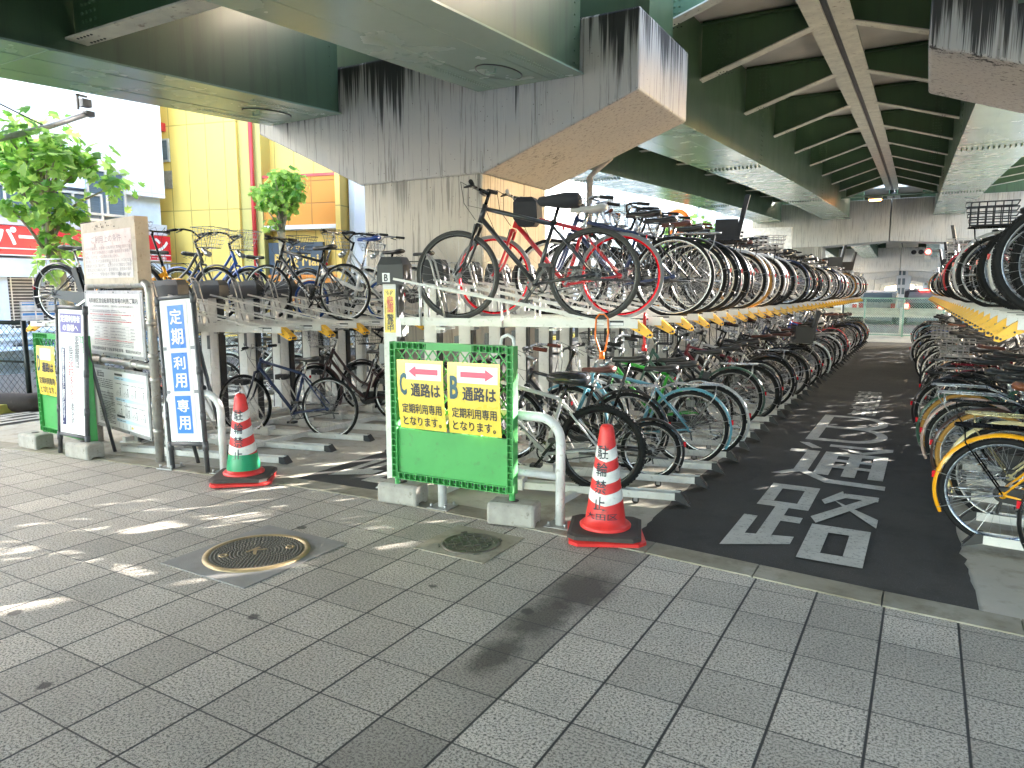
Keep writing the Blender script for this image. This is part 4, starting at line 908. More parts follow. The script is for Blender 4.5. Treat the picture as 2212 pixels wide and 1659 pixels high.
# white building with the red shop sign
t = thing('shop_building', 'white panelled building with a long red shop sign and a half-lowered grille shutter', 'building', (-19, 0, 0))
m = MB(); m.box(-9, 0, -14, 13.15, 4.2, 14); m.box(-9, -.25, -14, 13.15, 0, 4.2, 1); m.build('wall', ['wall_white', 'facade_blue_and_shade'], t)  # lower wall bluish: the shade on it is put into the colour
MB().box(-.25, .0, -14, 13.15, 3.15, 3.45).build('sill_band', 'facade_grey', t)
def win(y0, y1, z0, z1, x=0.0):
    f = MB(); f.box(x-.02, x+.06, y0, y1, z0, z0+.06); f.box(x-.02, x+.06, y0, y1, z1-.06, z1); f.box(x-.02, x+.06, y0, y0+.06, z0+.06, z1-.06); f.box(x-.02, x+.06, y1-.06, y1, z0+.06, z1-.06); f.box(x-.02, x+.05, (y0+y1)/2-.03, (y0+y1)/2+.03, z0+.06, z1-.06)
    o = f.build('window', 'alu', t); MB().box(x-.02, x+.015, y0+.05, y1-.05, z0+.05, z1-.05).build('pane', 'glass', o)
win(8.2, 9.75, 3.40, 4.1, .0); win(9.8, 11.3, 3.40, 4.1, 0); win(6.4, 7.9, 3.4, 4.1, 0); win(4.6, 6.1, 3.4, 4.1, 0); win(10.9, 11.95, 3.55, 4.75, .01)
sg = MB().box(.0, .16, -2, 13.12, 2.42, 3.12).build('shop_sign', 'sign_red', t)
fY = lambda x: (lambda u, v: (x, u, v))
m = MB(); text_into(m, 'アパート・マンション', (8.18, 2.66, 13.02, 3.08), fY(.163), 0, .035); m.box(.161, .164, -2, 13.1, 2.575, 2.60); m.box(.161, .164, -2, 13.1, 2.42, 2.445); text_into(m, '㈲サンコー企画', (11.9, 2.47, 12.95, 2.55), fY(.163), 0, .02); m.build('lettering', 'ink_white', sg)
MB().box(-.2, .12, -2, 13.1, 1.92, 2.36).build('shutter_box', 'facade_blue_and_shade', t)
m = MB(); 
for k in range(24): m.box(-.12, -.10, 8.95, 13.0, .15+k*.075, .165+k*.075)
for k in range(9): m.box(-.125, -.095, 9.0+k*.5, 9.02+k*.5, .1, 1.92)
m.build('grille_shutter', 'alu', t); MB().box(-.24, -.2, 8.95, 13.05, 0, 1.95).build('shop_interior', 'shop_dark', t)
for k in range(6):
    for j in range(5):
        m = MB(); y = 9.2+k*.62; z = .05+j*.26; m.box(-.2, -.13, y, y+.5, z, z+.24); m.box(-.131, -.127, y+.02, y+.48, z+.15, z+.22, 1); m.build('carton', ['carton', 'carton_blue'], t)
for y in (8.78, 13.05): MB().box(-.2, .02, y-.1, y+.1, 0, 1.95).build('pilaster', 'facade_blue_and_shade', t)
for y in (9.7, 11.5): MB().tube([(-.05, y, 1.93), (-.05, y, 1.7)], .05, 10).build('spotlight', 'alu', t)
# yellow building behind it, turned a little
A14 = R(14)
t = thing('yellow_building', 'tall yellow panelled building with orange panels and a red drain pipe', 'building', (-19.3, 13.6, 0), A14)
MB().box(-2, 2.25, 0, 6, 0, 14).build('wall', 'wall_yellow', t)
MB().box(2.25, 2.95, .1, 6, 0, 14).build('corner_pier', 'wall_olive', t)
MB().box(2.95, 5.45, .55, 6, 0, 14).build('wall', 'wall_yellow', t)
MB().box(2.97, 5.30, .12, .55, 3.42, 4.72).build('orange_panel', 'wall_orange', t); MB().box(2.96, 5.32, .08, .55, 3.30, 3.415).build('canopy', 'soffit_white', t); MB().box(2.97, 5.3, .10, .55, 4.725, 4.80).build('red_trim', 'pipe_red', t)
MB().box(5.3, 5.45, .0, .6, 0, 14).build('corner_post', 'wall_yellow', t)
MB().tube([(2.72, -.0, .3), (2.72, .0, 8)], .06, 10).build('drain_pipe', 'pipe_red', t)
sg = MB().box(3.0, 4.75, .22, .34, 2.05, 2.95).build('shop_sign', 'shop_sign', t); fS = lambda u, v: (u, .217, v)
m = MB(); text_into(m, 'ラン マイ', (3.45, 2.72, 4.2, 2.86), fS, 0, .02); text_into(m, 'Rang Mai', (3.2, 2.2, 4.6, 2.62), fS, 0, .03); m.build('lettering', 'gold', sg)
MB().box(3.0, 5.3, .2, .5, 1.2, 1.95).build('parapet', 'wall_orange', t); MB().box(3.0, 5.3, .15, .2, 1.96, 2.04).build('rail', 'facade_orange', t)
o = MB().box(-.27, .0, -.05, .02, 5.3, 5.95).build('window', 'alu', t); MB().box(-.23, -.05, -.06, -.04, 5.36, 5.9).build('pane', 'glass', o)
MB().box(-.26, .03, -.03, .01, 4.55, 5.05).build('vent_plate', 'galvanised', t); MB().box(-.24, -.1, -.16, .0, 6.15, 6.38).build('alarm_bell', 'pipe_red', t)
t = thing('tiled_building', 'white building with a pale blue tiled corner column beside the yellow one', 'building', (-19.3, 13.6, 0), A14)
MB().box(5.5, 5.75, .4, 6, 0, 12).build('wall', 'facade_white', t); MB().box(5.76, 6.15, .2, 1, 0, 12).build('tiled_column', 'wall_tile', t); MB().box(6.16, 9.5, .6, 6, 0, 12).build('wall', 'facade_blue_and_shade', t)
# street camera pole
t = thing('camera_pole', 'grey pole arm reaching in from the left with a small camera at its tip', 'pole', (-12, 0, 0))
MB().tube([(0, 7.05, 4.46), (0, 6.4, 4.13), (0, 5.69, 3.82), (0, 4.2, 3.2), (0, 4.0, 2.6), (0, 4.0, 0)], .045, 10).build('arm', 'pipe_grey', t)
m = MB(); m.box(-.06, .06, 6.96, 7.1, 4.40, 4.48); m.box(-.02, .02, 6.85, 6.88, 4.48, 4.72); m.box(-.02, .02, 6.85, 7.02, 4.69, 4.72); m.box(-.06, .06, 6.92, 7.06, 4.54, 4.66); m.build('camera', 'dark_steel', t)
MB().tube([(0, 6.33, 4.12), (.2, 4.9, 4.52), (.5, 3.0, 5.1)], .012, 5).build('cable', 'black_plastic', t)
# ------------------------------------------------------------------ trees
def leaf(mb, p, nrm, s, ang):
    nrm = nrm.normalized(); u = nrm.orthogonal().normalized(); w_ = nrm.cross(u); a = math.cos(ang); b_ = math.sin(ang); U = u*a+w_*b_; W = w_*a-u*b_
    o = [(0, -.5), (.22, -.42), (.5, -.12), (.30, .02), (.42, .34), (.14, .22), (0, .58), (-.14, .22), (-.42, .34), (-.30, .02), (-.5, -.12), (-.22, -.42)]
    mid = p+nrm*(.06*s); vs = [p+U*(x*s)+W*(y*s)-nrm*(.25*s*abs(x)) for x, y in o]+[mid]
    mb.add(vs, [(i, (i+1) % 12, 12) for i in range(12)])
def tree(label, base, trunk_h, cen, rad, nclump, nleaf, ls, name='street_tree', mat='leaves', group='street trees', seed=1, extra=()):
    rnd = random.Random(seed); t = thing(name, label, 'tree', base, 0, group); c0 = Vector(cen)-Vector(base)
    m = MB(); m.tube([(0, 0, 0), (.03, .02, trunk_h*.5), (c0.x*.6, c0.y*.6, trunk_h), (c0.x, c0.y, c0.z)], [.13, .11, .09, .04], 10)
    cl = []
    for k in range(nclump):
        while True:
            q = Vector((rnd.uniform(-1, 1), rnd.uniform(-1, 1), rnd.uniform(-1, 1)))
            if .25 < q.length < 1: break
        c = c0+Vector((q.x*rad[0], q.y*rad[1], q.z*rad[2])); cl.append(c); st = Vector((c0.x*.7, c0.y*.7, max(trunk_h*.75, c.z-.7)))
        m.tube([st, (st+c)/2+Vector((0, 0, .06)), c], [.035, .022, .008], 5)
    m.build('trunk', 'bark', t); m = MB()
    for c in cl+[Vector(e)-Vector(base) for e in extra]:
        r_ = rnd.uniform(.22, .42)*max(rad)
        for _ in range(nleaf):
            q = Vector((rnd.gauss(0, 1), rnd.gauss(0, 1), rnd.gauss(0, .8))).normalized()*r_*rnd.uniform(.3, 1.05)
            nv = q.normalized()*.6+Vector((rnd.uniform(-.6, .6), rnd.uniform(-.6, .6), rnd.uniform(.1, 1))); leaf(m, c+q, nv, ls*rnd.uniform(.6, 1.15), rnd.uniform(0, 6.28))
    m.build('crown', mat, t); return t
tree('plane tree with large bright leaves in front of the white building at the left edge', (-12.6, 6.75, 0), 2.6, (-12.6, 6.45, 3.5), (1.1, 1.15, .72), 26, 30, .22, seed=3, extra=((-12.4, 6.7, 2.3), (-12.4, 6.55, 2.15)))
tree('small round plane tree in front of the yellow building under the pier beam', (-14.2, 13.0, 0), 2.9, (-14.2, 13.0, 3.88), (.62, .62, .78), 30, 30, .17, seed=5)
def shrub(label, c, rad, n, ls, seed, nm='hedge'):
    rnd = random.Random(seed); t = thing(nm, label, 'hedge', c, 0, 'hedges beyond the viaduct'); m = MB()
    for _ in range(n):
        q = Vector((rnd.uniform(-1, 1)*rad[0], rnd.uniform(-1, 1)*rad[1], rnd.random()*rad[2]*(1+.2*math.sin(rnd.random()*9)))); leaf(m, q, Vector((rnd.uniform(-1, 1), rnd.uniform(-1, 1), rnd.uniform(0, 1))), ls*rnd.uniform(.6, 1.2), rnd.uniform(0, 6.28))
    m.build('foliage', 'hedge_leaves', t); MB().box(-rad[0]*.8, rad[0]*.8, -.3, .3, 0, rad[2]*.6).build('stems', 'bark', t)
shrub('bushy bright green tree top beyond the rack at the middle of the picture', (-13.6, 46, 0), (1.5, 1.5, 5.2), 1500, .42, 11)
shrub('low green hedge in front of the far pale wall', (-10.2, 47, 0), (1.6, 1.0, 4.0), 1200, .4, 12)
# ------------------------------------------------------------------ buildings beyond the left deck
def block(label, x0, x1, y, dep, h, floors, mat, bays, z0=0.6):
    t = thing('apartment_building', label, 'building', (x0, y, 0), 0, 'apartment buildings beyond the viaduct'); Wd = x1-x0
    MB().box(0, Wd, 0, dep, 0, h).build('wall', mat, t); fh = (h-z0)/floors
    for f in range(floors):
        z = z0+f*fh; MB().box(0, Wd, -1.0, 0, z, z+.16).build('balcony_slab', 'facade_white', t); MB().box(0, Wd, -1.02, -.94, z+.16, z+1.1).build('balcony_parapet', 'facade_grey' if f % 2 else 'facade_white', t)
        for b_ in range(bays):
            xa = Wd*(b_+.15)/bays; xb = Wd*(b_+.8)/bays; o = MB().box(xa, xb, -.04, .0, z+.25, z+2.2).build('window', 'alu', t); MB().box(xa+.08, xb-.08, -.05, -.041, z+.33, z+2.1).build('pane', 'glass', o)
    for b_ in range(bays+1): MB().box(Wd*b_/bays-.08, Wd*b_/bays+.08, -.95, 0, z0, h).build('partition', 'facade_white', t)
    MB().box(-.1, Wd+.1, -1.05, dep, h, h+.5).build('roof', 'facade_white', t)
block('tall pale apartment block with balconies seen under the left deck', -34, -19, 58, 12, 22, 7, 'facade_white', 6)
block('bluish white apartment block right of the orange-ringed chimney sign', -17.5, -12.5, 62, 10, 9.5, 3, 'facade_blue_and_shade', 3)
block('white block behind the pier drain pipe', -26, -20, 36, 8, 16, 5, 'facade_white', 3)
MB_ = MB(); MB_.box(-10.8, -7.0, 44, 44.5, 0, 5.2); tag(MB_.build('concrete_wall', 'soffit_white'), 'pale concrete wall filling the gap left of the second pier', 'wall')
t = thing('ring_sign', 'orange ring sign on a pole beyond the rack saddles', 'sign', (-11.2, 36.0, 0)); m = MB(); m.torus((0, 0, 5.0), .55, .11, 28, 8, a0=-2.2, a1=2.4); m.build('ring', 'tape_orange', t); MB().tube([(0, .1, 0), (0, .1, 4.6)], .08, 8).build('pole', 'pipe_grey', t)
# ------------------------------------------------------------------ far end of the aisle and the crossing road
sheet('road', [(-60, 30.5), (60, 30.5), (60, 48), (-60, 48)], .006, 'road_asphalt')
sheet('kerb_strip', [(-9, 25.02), (9, 25.02), (9, 27.5), (-9, 27.5)], .012, 'floor_concrete')
t = thing('net_fence', 'pale green net fence closing the far end of the wide aisle', 'fence', (-2.6, 28.2, 0))
m = MB()
for k in range(-18, 70):
    for s_ in (1, -1):
        u0 = k*.075; u1 = u0+1.25; t0 = max(0, -u0/1.25); t1 = min(1, (4.6-u0)/1.25)
        if t1 > t0: v0, v1 = (.06, 1.31) if s_ > 0 else (1.31, .06); m.tube([(u0+1.25*t0, 0, v0+(v1-v0)*t0), (u0+1.25*t1, 0, v0+(v1-v0)*t1)], .006, 3, cap=False)
m.build('net', 'fence_green', t); m = MB(); m.tube([(0, 0, 1.33), (4.6, 0, 1.33)], .025, 6); m.tube([(0, 0, .06), (4.6, 0, .06)], .02, 6); m.build('rail', 'fence_green', t)
for u in (0, .7, 1.9, 3.1, 4.5): MB().tube([(u, 0, 0), (u, 0, 1.36)], .03, 8).build('post', 'fence_green' if u else 'fence_dark', t)
wbeam((6, 30.2, 0), (-8, 30.2, 0), .78, 'cream corrugated guard rail behind the net fence at the aisle end', 'rail_cream', [.8+2*i for i in range(7)], False)
for q in range(10): pass
def car(loc, rot, label, mat, roof=1.62, W=1.68, L_=4.1, stop=True, group='cars stopped beyond the aisle'):
    t = thing('parked_car' if not stop else 'car', label, 'car', loc, rot, group); h = W/2     # x to the rear-facing viewer, y forward
    prof = [(0, .35), (-.04, .75), (.06, 1.0), (.35, roof-.08), (.6, roof), (L_*.55, roof), (L_*.72, 1.05), (L_*.97, .9), (L_, .6), (L_*.98, .3)]
    m = MB(); m.loft([[(x*k, y, z) for y, z in prof] for x, k in ((-h, .97), (-h*.94, 1), (h*.94, 1), (h, .97))]); m.build('body', mat, t, bevel=.05)
    MB().quad((-h*.82, .075, 1.03), (h*.82, .075, 1.03), (h*.72, .325, roof-.12), (-h*.72, .325, roof-.12)).build('rear_window', 'glass', t)
    for q in (-1, 1):
        m = MB(); m.box(min(q*h*.95, q*h*.72), max(q*h*.95, q*h*.72), -.07, .03, .72, .98); m.build('tail_light', 'lamp_red' if stop else 'reflector_red', t)
        for y in (.75, L_-.8):
            wv = MB(); wv.lathe([(.0, -.1), (.28, -.1), (.31, -.06), (.31, .06), (.28, .1), (0, .1)], 20); wv.v = [(q*h*.93+z, y+x, .31+y_) for x, y_, z in wv.v]; wv.build('wheel', 'rubber_base', t)
        MB().quad((q*(h+.003), .7, 1.05), (q*(h+.003), L_*.62, 1.05), (q*(h*.985), L_*.52, roof-.1), (q*(h*.985), .8, roof-.1)).build('side_window', 'glass', t)
    MB().box(-.17, .17, -.055, -.03, .62, .76).build('number_plate', 'sign_white', t)
    if stop: MB().box(-.22, .22, .30, .34, roof-.06, roof-.015).build('brake_light', 'lamp_red', t)
    MB().box(-h, h, -.06, .04, .36, .52).build('bumper', 'black_plastic', t)
car((-2.15, 39.5, 0), 0, 'silver car with a grey roof waiting beyond the net fence', 'car_silver', 1.60, stop=False)
car((-.15, 38.2, 0), 0, 'black car with lit red brake lights waiting beyond the net fence', 'car_black', 1.66)
car((-3.6, 36.5, 0), R(8), 'white van with red rear lamps partly behind the end of the left rack', 'car_white', 1.85, stop=False)
# traffic signal
t = thing('traffic_signal', 'horizontal traffic signal showing red on an arm beyond the second pier', 'traffic light', (-.3, 56, 0))
m = MB(); m.box(-.95, .35, -.1, .1, 3.95, 4.35); m.build('housing', 'galvanised', t)
for i, x in enumerate((-.72, -.3, .12)):
    m = MB(); m.tube([(x, -.12, 4.15), (x, -.101, 4.15)], .155, 16); m.build('lens', 'lamp_red' if i == 2 else 'shop_dark', t); m = MB(); m.tube([(x, -.3, 4.18), (x, -.1, 4.17)], .17, 12, cap=False); m.build('hood', 'dark_steel', t)
MB().box(-.1, .3, -.1, .1, 3.5, 3.92).build('pedestrian_head', 'galvanised', t); MB().tube([(.35, 0, 4.2), (1.2, 0, 4.2), (1.55, 0, 4.0), (1.6, 0, 3.5), (1.6, 0, 0)], .06, 8).build('pole', 'pipe_grey', t)
MB().box(.75, 1.0, -.06, -.03, 3.8, 4.7).build('name_plate', 'sign_white', t)
# dim street beyond, seen between the piers
for k, (x0, x1, y, h, mt) in enumerate(((-4.5, -2.6, 130, 5.2, 'facade_grey'), (-.9, 1.2, 150, 4.6, 'facade_blue_and_shade'), (-2.7, -1.0, 170, 4.0, 'facade_grey'))):
    t = thing('distant_building', ('grey block on the left', 'bluish block on the right', 'small grey block in the middle')[k]+' at the far end of the view under the viaduct', 'building', (x0, y, 0)); MB().box(0, x1-x0, 0, 6, 0, h).build('wall', mt, t); [MB().box(.2+q*.6, .6+q*.6, -.03, 0, 1+f*1.5, 2+f*1.5).build('window', 'glass', t) for q in range(int((x1-x0)/.65)) for f in range(int(h/1.6))]
# buildings along the street on the right (outside the frame): they shade the near part of the viaduct, the slender one added only for that
for x, y, wd, lb, h_ in ((25.0, 52.8, 1.7, 'unseen slender block added to keep sun off the pier beam', 24),):
    t = thing('shading_building', lb, 'building', (x, y, 0), R(-34))
    MB().box(-wd, wd, 0, 9, 0, h_).build('wall', 'facade_grey', t)
    for f_ in range(7): MB().box(-wd*.7, wd*.7, -.05, 0, 1.5+3.1*f_, 3.4+3.1*f_).build('window', 'glass', t)
for y0, y1, h_, lb in ((-30, -4, 13, 'low grey shop block on the right side of the street'), (-3.5, 14, 17, 'grey office block in the middle of the right side of the street'), (14.5, 29.0, 15, 'grey office block before the crossing on the right side of the street')):
    t = thing('shading_building', lb, 'building', (17, y0, 0)); MB().box(0, 9, 0, y1-y0, 0, h_).build('wall', 'facade_grey', t)
    for f_ in range(4): MB().box(-.05, 0, 1, y1-y0-1, 1.2+3.2*f_, 3.0+3.2*f_).build('window', 'glass', t)
for x0, x1, y0, y1, h_, lb in ((14, 24, 58, 175, 18, 'long grey block added to shade the right side of the street beyond the crossing'), (-40, -27, 76, 175, 18, 'long grey block added to shade the left side of the street beyond the crossing')):
    t = thing('shading_building', lb, 'building', (x0, y0, 0)); MB().box(0, x1-x0, 0, y1-y0, 0, h_).build('wall', 'facade_grey', t)  # long blocks added to keep the view under the far decks dark
    for f_ in range(4): MB().box(.4, x1-x0-.4, -.05, 0, 1.2+4*f_, 3.2+4*f_).build('window', 'glass', t)
# ------------------------------------------------------------------ bicycles (x forward, origin under the rear axle)
TPL = {}
def bike_template(kind):
    if kind in TPL: return TPL[kind]
    K = dict(hybrid=dict(R=.34, tr=.017, wb=1.06, fr='dia', bar='flat'), road=dict(R=.34, tr=.015, wb=1.03, fr='dia', bar='flat'), mtb=dict(R=.345, tr=.029, wb=1.10, fr='dia', bar='flat'),
             city=dict(R=.335, tr=.020, wb=1.12, fr='step', bar='city', fend=1, bask=1, carr=1, guard=1, stand=1, lock=1), retro=dict(R=.335, tr=.019, wb=1.09, fr='dia', bar='city', fend=1, carr=1, guard=1, stand=1),
             loop=dict(R=.335, tr=.020, wb=1.12, fr='step', bar='city', fend=1, guard=1, stand=1, bask=2, lock=1), mini=dict(R=.245, tr=.019, wb=1.0, fr='fold', bar='flat', fend=1),
             power=dict(R=.335, tr=.021, wb=1.14, fr='step', bar='city', fend=1, bask=1, carr=1, guard=1, stand=1, batt=1, lock=1),
             cross=dict(R=.34, tr=.021, wb=1.07, fr='dia', bar='flat', fend=1, bask=1, stand=1))[kind]
    g = K.get; Rr, tr, wb = K['R'], K['tr'], K['wb']
    root = bpy.data.objects.new('bicycle', None); root.empty_display_size = .1
    def part(name, mb, mat, par=None, link=False):
        return mb.build(name, mat, par or root, link=False)
    Rf = Rr-tr; front = (wb, Rr); hb = Rr-.065 if Rr > .3 else .27
    bb = Vector((.44 if Rr > .3 else .40, 0, hb))
    sa = R(73); st = bb+Vector((-math.cos(sa), 0, math.sin(sa)))*(.47 if g('fr') == 'dia' else .40)
    ha = R(71 if g('fr') == 'dia' else 69); hd = Vector((-math.cos(ha), 0, math.sin(ha)))
    ax = Vector((wb-.05, 0, Rr)); hb0 = ax+hd*(Rr+.075); hb1 = hb0+hd*(.14 if g('fr') == 'dia' else .18)
    if g('fr') == 'fold': hb1 = hb0+hd*.12; st = bb+Vector((-math.cos(sa), 0, math.sin(sa)))*.33
    # wheels
    for cx, nm in ((0, 'r'), (wb, 'f')):
        m = MB(); Rm = Rf-tr*.55
        for sy in (-1, 1):
            pr = [(Rm+.006, .011*sy), (Rm-.014, .011*sy)]
        prof = [(Rm+.006, -.011), (Rm-.015, -.009), (Rm-.021, 0), (Rm-.015, .009), (Rm+.006, .011)]
        n = 40; vs = [(cx+q*math.cos(2*math.pi*i/n), y, Rr+q*math.sin(2*math.pi*i/n)) for i in range(n) for q, y in prof]; k = len(prof)
        m.add(vs, [(i*k+j, i*k+(j+1) % k, ((i+1) % n)*k+(j+1) % k, ((i+1) % n)*k+j) for i in range(n) for j in range(k)], 0, True)
        hr = .021; hw = .034
        m.tube([(cx, -hw, Rr), (cx, hw, Rr)], hr*.75, 10, mi=1); m.tube([(cx, -.065, Rr), (cx, .065, Rr)], .006, 6, mi=1)
        for q in (-1, 1): m.tube([(cx, q*hw-.002, Rr), (cx, q*hw+.002, Rr)], hr*1.15, 12, mi=1)
        ns = 28 if Rr > .3 else 20
        for i in range(ns):
            a = 2*math.pi*i/ns+.05; q = 1 if i % 2 else -1; ah = a+(.95 if (i//2) % 2 else -.95)
            m.tube([(cx+hr*math.cos(ah), q*hw, Rr+hr*math.sin(ah)), (cx+(Rm-.015)*math.cos(a), q*.004, Rr+(Rm-.015)*math.sin(a))], .0012, 3, mi=1, cap=False)
        wh = part('wheel', m, ['bike_metal', 'galvanised'])
        m = MB()
        if kind == 'mtb':
            m.torus((cx, 0, Rr), Rf-.002, tr-.003, 48, 10)
            for i in range(64):
                a = 2*math.pi*(i+.0)/64
                for y, q in ((.012, 0), (-.012, .5), (.022, .5), (-.022, 0)):
                    aa = a+q*2*math.pi/64; rr = Rf+math.sqrt(max(0, tr*tr-y*y))-.003; u = Vector((math.cos(aa), 0, math.sin(aa))); c_ = Vector((cx, y, Rr))+u*rr
                    m.bar(c_-Vector((-u.z, 0, u.x))*.007, c_+Vector((-u.z, 0, u.x))*.007, .010, .009, u)
        else: m.torus((cx, 0, Rr), Rf, tr, 48, 10)
        part('tyre', m, 'rubber', wh)
        if cx == 0:
            m = MB()
            for i, r_ in enumerate((.05, .042, .034, .028)): m.tube([(0, -.036-.005*i, Rr), (0, -.0385-.005*i, Rr)], r_, 16)
            m.bar((0, -.05, Rr-.02), (-.02, -.055, Rr-.12), .02, .012); part('sprocket', m, 'dark_steel')
    # frame
    m = MB(); P_ = lambda *p: [Vector(q) for q in p]
    ft = .017 if g('fr') == 'dia' else .019
    m.tube([hb0, hb1], .021, 10)
    if g('fr') == 'dia':
        m.tube([hb1-hd*.03, st-(st-bb).normalized()*.02], ft*.95, 10); m.tube([hb0+hd*.035, bb], ft*1.12, 10); m.tube([bb, st], ft*.93, 10)
    elif g('fr') == 'step':
        d0 = hb0+hd*.03; m.tube([d0, d0+(bb-d0)*.33+Vector((-.02, 0, -.05)), d0+(bb-d0)*.7+Vector((-.01, 0, -.045)), bb], ft*1.1, 10)
        j = bb+(st-bb)*.42; d1 = hb1-hd*.03; m.tube([d1, d1+(j-d1)*.35+Vector((-.01, 0, -.075)), d1+(j-d1)*.75+Vector((0, 0, -.055)), j], ft*.9, 10); m.tube([bb, st], ft*.93, 10)
    else:
        m.tube([hb0+hd*.04, bb+(st-bb)*.35, bb+(st-bb)*.35+Vector((-.08, 0, .0))], .026, 10); m.tube([bb, st], .02, 10)
        mid = (hb0+hd*.04+bb+(st-bb)*.35)/2; m.tube([mid+Vector((.02, 0, 0)), mid-Vector((.02, 0, 0))], .032, 10)
    m.tube([bb-Vector((0, .035, 0)), bb+Vector((0, .035, 0))], .023, 12)
    ss = bb+(st-bb)*(.93 if g('fr') == 'dia' else .9)
    for q in (-1, 1):
        m.tube([bb+Vector((-.02, q*.02, 0)), (.22, q*.045, hb+(Rr-hb)*.5), (0, q*.062, Rr)], [.011, .011, .008], 8)
        m.tube([ss+Vector((0, q*.018, 0)), (ss.x*.6, q*.04, Rr+(ss.z-Rr)*.6), (0, q*.062, Rr)], [.009, .009, .007], 8)
    for q in (-1, 1): m.tube([(0, q*.060, Rr), (0, q*.066, Rr)], .022, 10)
    part('frame', m, 'bike_paint')
    # fork
    m = MB(); cr = hb0-hd*.02
    m.tube([cr-Vector((0, .05, 0)), cr+Vector((0, .05, 0))], .014, 8)
    for q in (-1, 1): m.tube([cr+Vector((0, q*.05, 0)), ax+hd*.22+Vector((-.0, q*.055, 0)), ax+hd*.10+Vector((.008, q*.056, 0)), (wb, q*.056, Rr)], [.014, .012, .010, .008], 8)
    if g('fr') == 'fold' or kind == 'mtb':
        for q in (-1, 1): m.tube([cr+Vector((0, q*.05, 0)), ax+hd*.2+Vector((0.01, q*.055, 0))], .017, 8)
    part('fork', m, 'bike_paint')
    # seat post and saddle
    sd = (st-bb).normalized(); top = st+sd*(.12 if g('fr') == 'dia' else .19)
    if g('fr') == 'fold': top = st+sd*.40
    if kind in ('road',): top = st+sd*.11
    m = MB(); m.tube([st-sd*.05, top], .0135, 10); m.tube([st-sd*.012, st+sd*.012], .022, 10); m.bar(top-Vector((.06, 0, -.005)), top+Vector((.06, 0, .01)), .05, .012); part('seat_post', m, 'bike_metal')
    m = MB(); wide = .105 if g('bar') == 'city' else .075; secs = []
    for x, hw_, zt_, th in ((.155, .008, .032, .03), (.14, .020, .042, .045), (.08, .026, .046, .05), (.02, .036, .046, .05), (-.04, wide*.8, .052, .055), (-.09, wide, .066, .065), (-.125, wide*.9, .066, .06), (-.145, wide*.55, .056, .04)):
        secs.append([(top.x+x-.01, hw_*math.cos(a), top.z+zt_-(th*.5)*(1-math.sin(a))*(1 if math.sin(a) > 0 else 1)-(0.010 if abs(math.cos(a)) < .2 and math.sin(a) > 0 else 0)) for a in [i*math.pi/7 for i in range(14)]])
    m.loft(secs, sm=True); sa_ = part('saddle', m, 'leather')
    if g('bar') == 'city':
        m = MB()
        for q in (-1, 1): m.tube([(top.x-.10+.022*math.cos(k*.9), q*.05+.022*math.sin(k*.9), top.z-.035+.0045*k) for k in range(22)], .003, 4, cap=False)
        part('saddle_spring', m, 'dark_steel', sa_)
    # handlebar
    stm = hb1+hd*(.10 if g('fr') == 'dia' else .12)
    if g('fr') == 'fold': stm = hb1+hd*.42
    m = MB(); m.tube([hb1, stm], .0135, 10); fw = Vector((.085 if g('fr') != 'fold' else .02, 0, .02 if g('fr') == 'dia' else .03)); cl = stm+fw
    m.tube([stm-hd*.02, cl], .014, 8)
    if g('bar') == 'flat':
        half = [(0, 0, 0), (0, .10, .004), (-.015, .20, .012), (-.04, .30, .012)]
    else:
        half = [(0, 0, 0), (.005, .06, .03), (.0, .14, .075), (-.05, .22, .09), (-.13, .262, .082), (-.24, .275, .07)]
    bar = [cl+Vector((x, -y, z)) for x, y, z in half[::-1]]+[cl+Vector(h) for h in half[1:]]
    m.tube(bar, .0115, 8); hbo = part('handlebar', m, 'bike_metal')
    for q in (-1, 1):
        e1 = cl+Vector((half[-1][0], q*half[-1][1], half[-1][2])); e0 = cl+Vector((half[-2][0], q*half[-2][1], half[-2][2])); dv = (e1-e0).normalized()
        m = MB(); m.tube([e1-dv*.115, e1+dv*.008], .0165, 8); part('grip', m, 'rubber', hbo)
        m = MB(); b0 = e1-dv*.15; m.tube([b0, b0+Vector((.045, q*.0, -.015)), b0+Vector((.055, 0, -.03))+dv*.09], [.012, .009, .006], 6); part('brake_lever', m, 'dark_steel', hbo)
    m = MB(); b0 = cl+Vector((.03, .10, .0)); b1 = cl+Vector((.03, -.10, 0))
    m.tube([b0, b0+Vector((.09, -.03, .05)), cl+Vector((.12, .0, -.10)), hb0+Vector((.035, 0, .02))], .0028, 4); m.tube([b1, b1+Vector((.08, .03, .04)), cl+Vector((.08, .02, -.12)), hb0+hd*.1+Vector((-.02, .025, 0)), hb0+(bb-hb0)*.4+Vector((0, .026, .01)), bb+Vector((-.03, .03, .02)), (.05, .07, Rr+.02)], .0026, 4)
    part('brake_cable', m, 'black_plastic')
    if g('bar') == 'flat':
        m = MB()
        for x, z in ((cr.x-.0, cr.z-.0),):
            for q in (-1, 1): m.bar((wb-.05+hd.x*(Rf-.01)+.02, q*.03, Rr+hd.z*(Rf-.01)), (wb-.05+hd.x*(Rf+.08)+.02, q*.035, Rr+hd.z*(Rf+.08)), .012, .014)
        sdir = Vector((ss.x, 0, ss.z-Rr)).normalized()
        for q in (-1, 1): m.bar(Vector((0, q*.028, Rr))+sdir*(Rf-.02), Vector((0, q*.034, Rr))+sdir*(Rf+.07), .012, .014)
        part('brake', m, 'dark_steel')
    # cranks, chain
    m = MB(); cy = -.045; cr_ = .082
    n = 36; vs = []
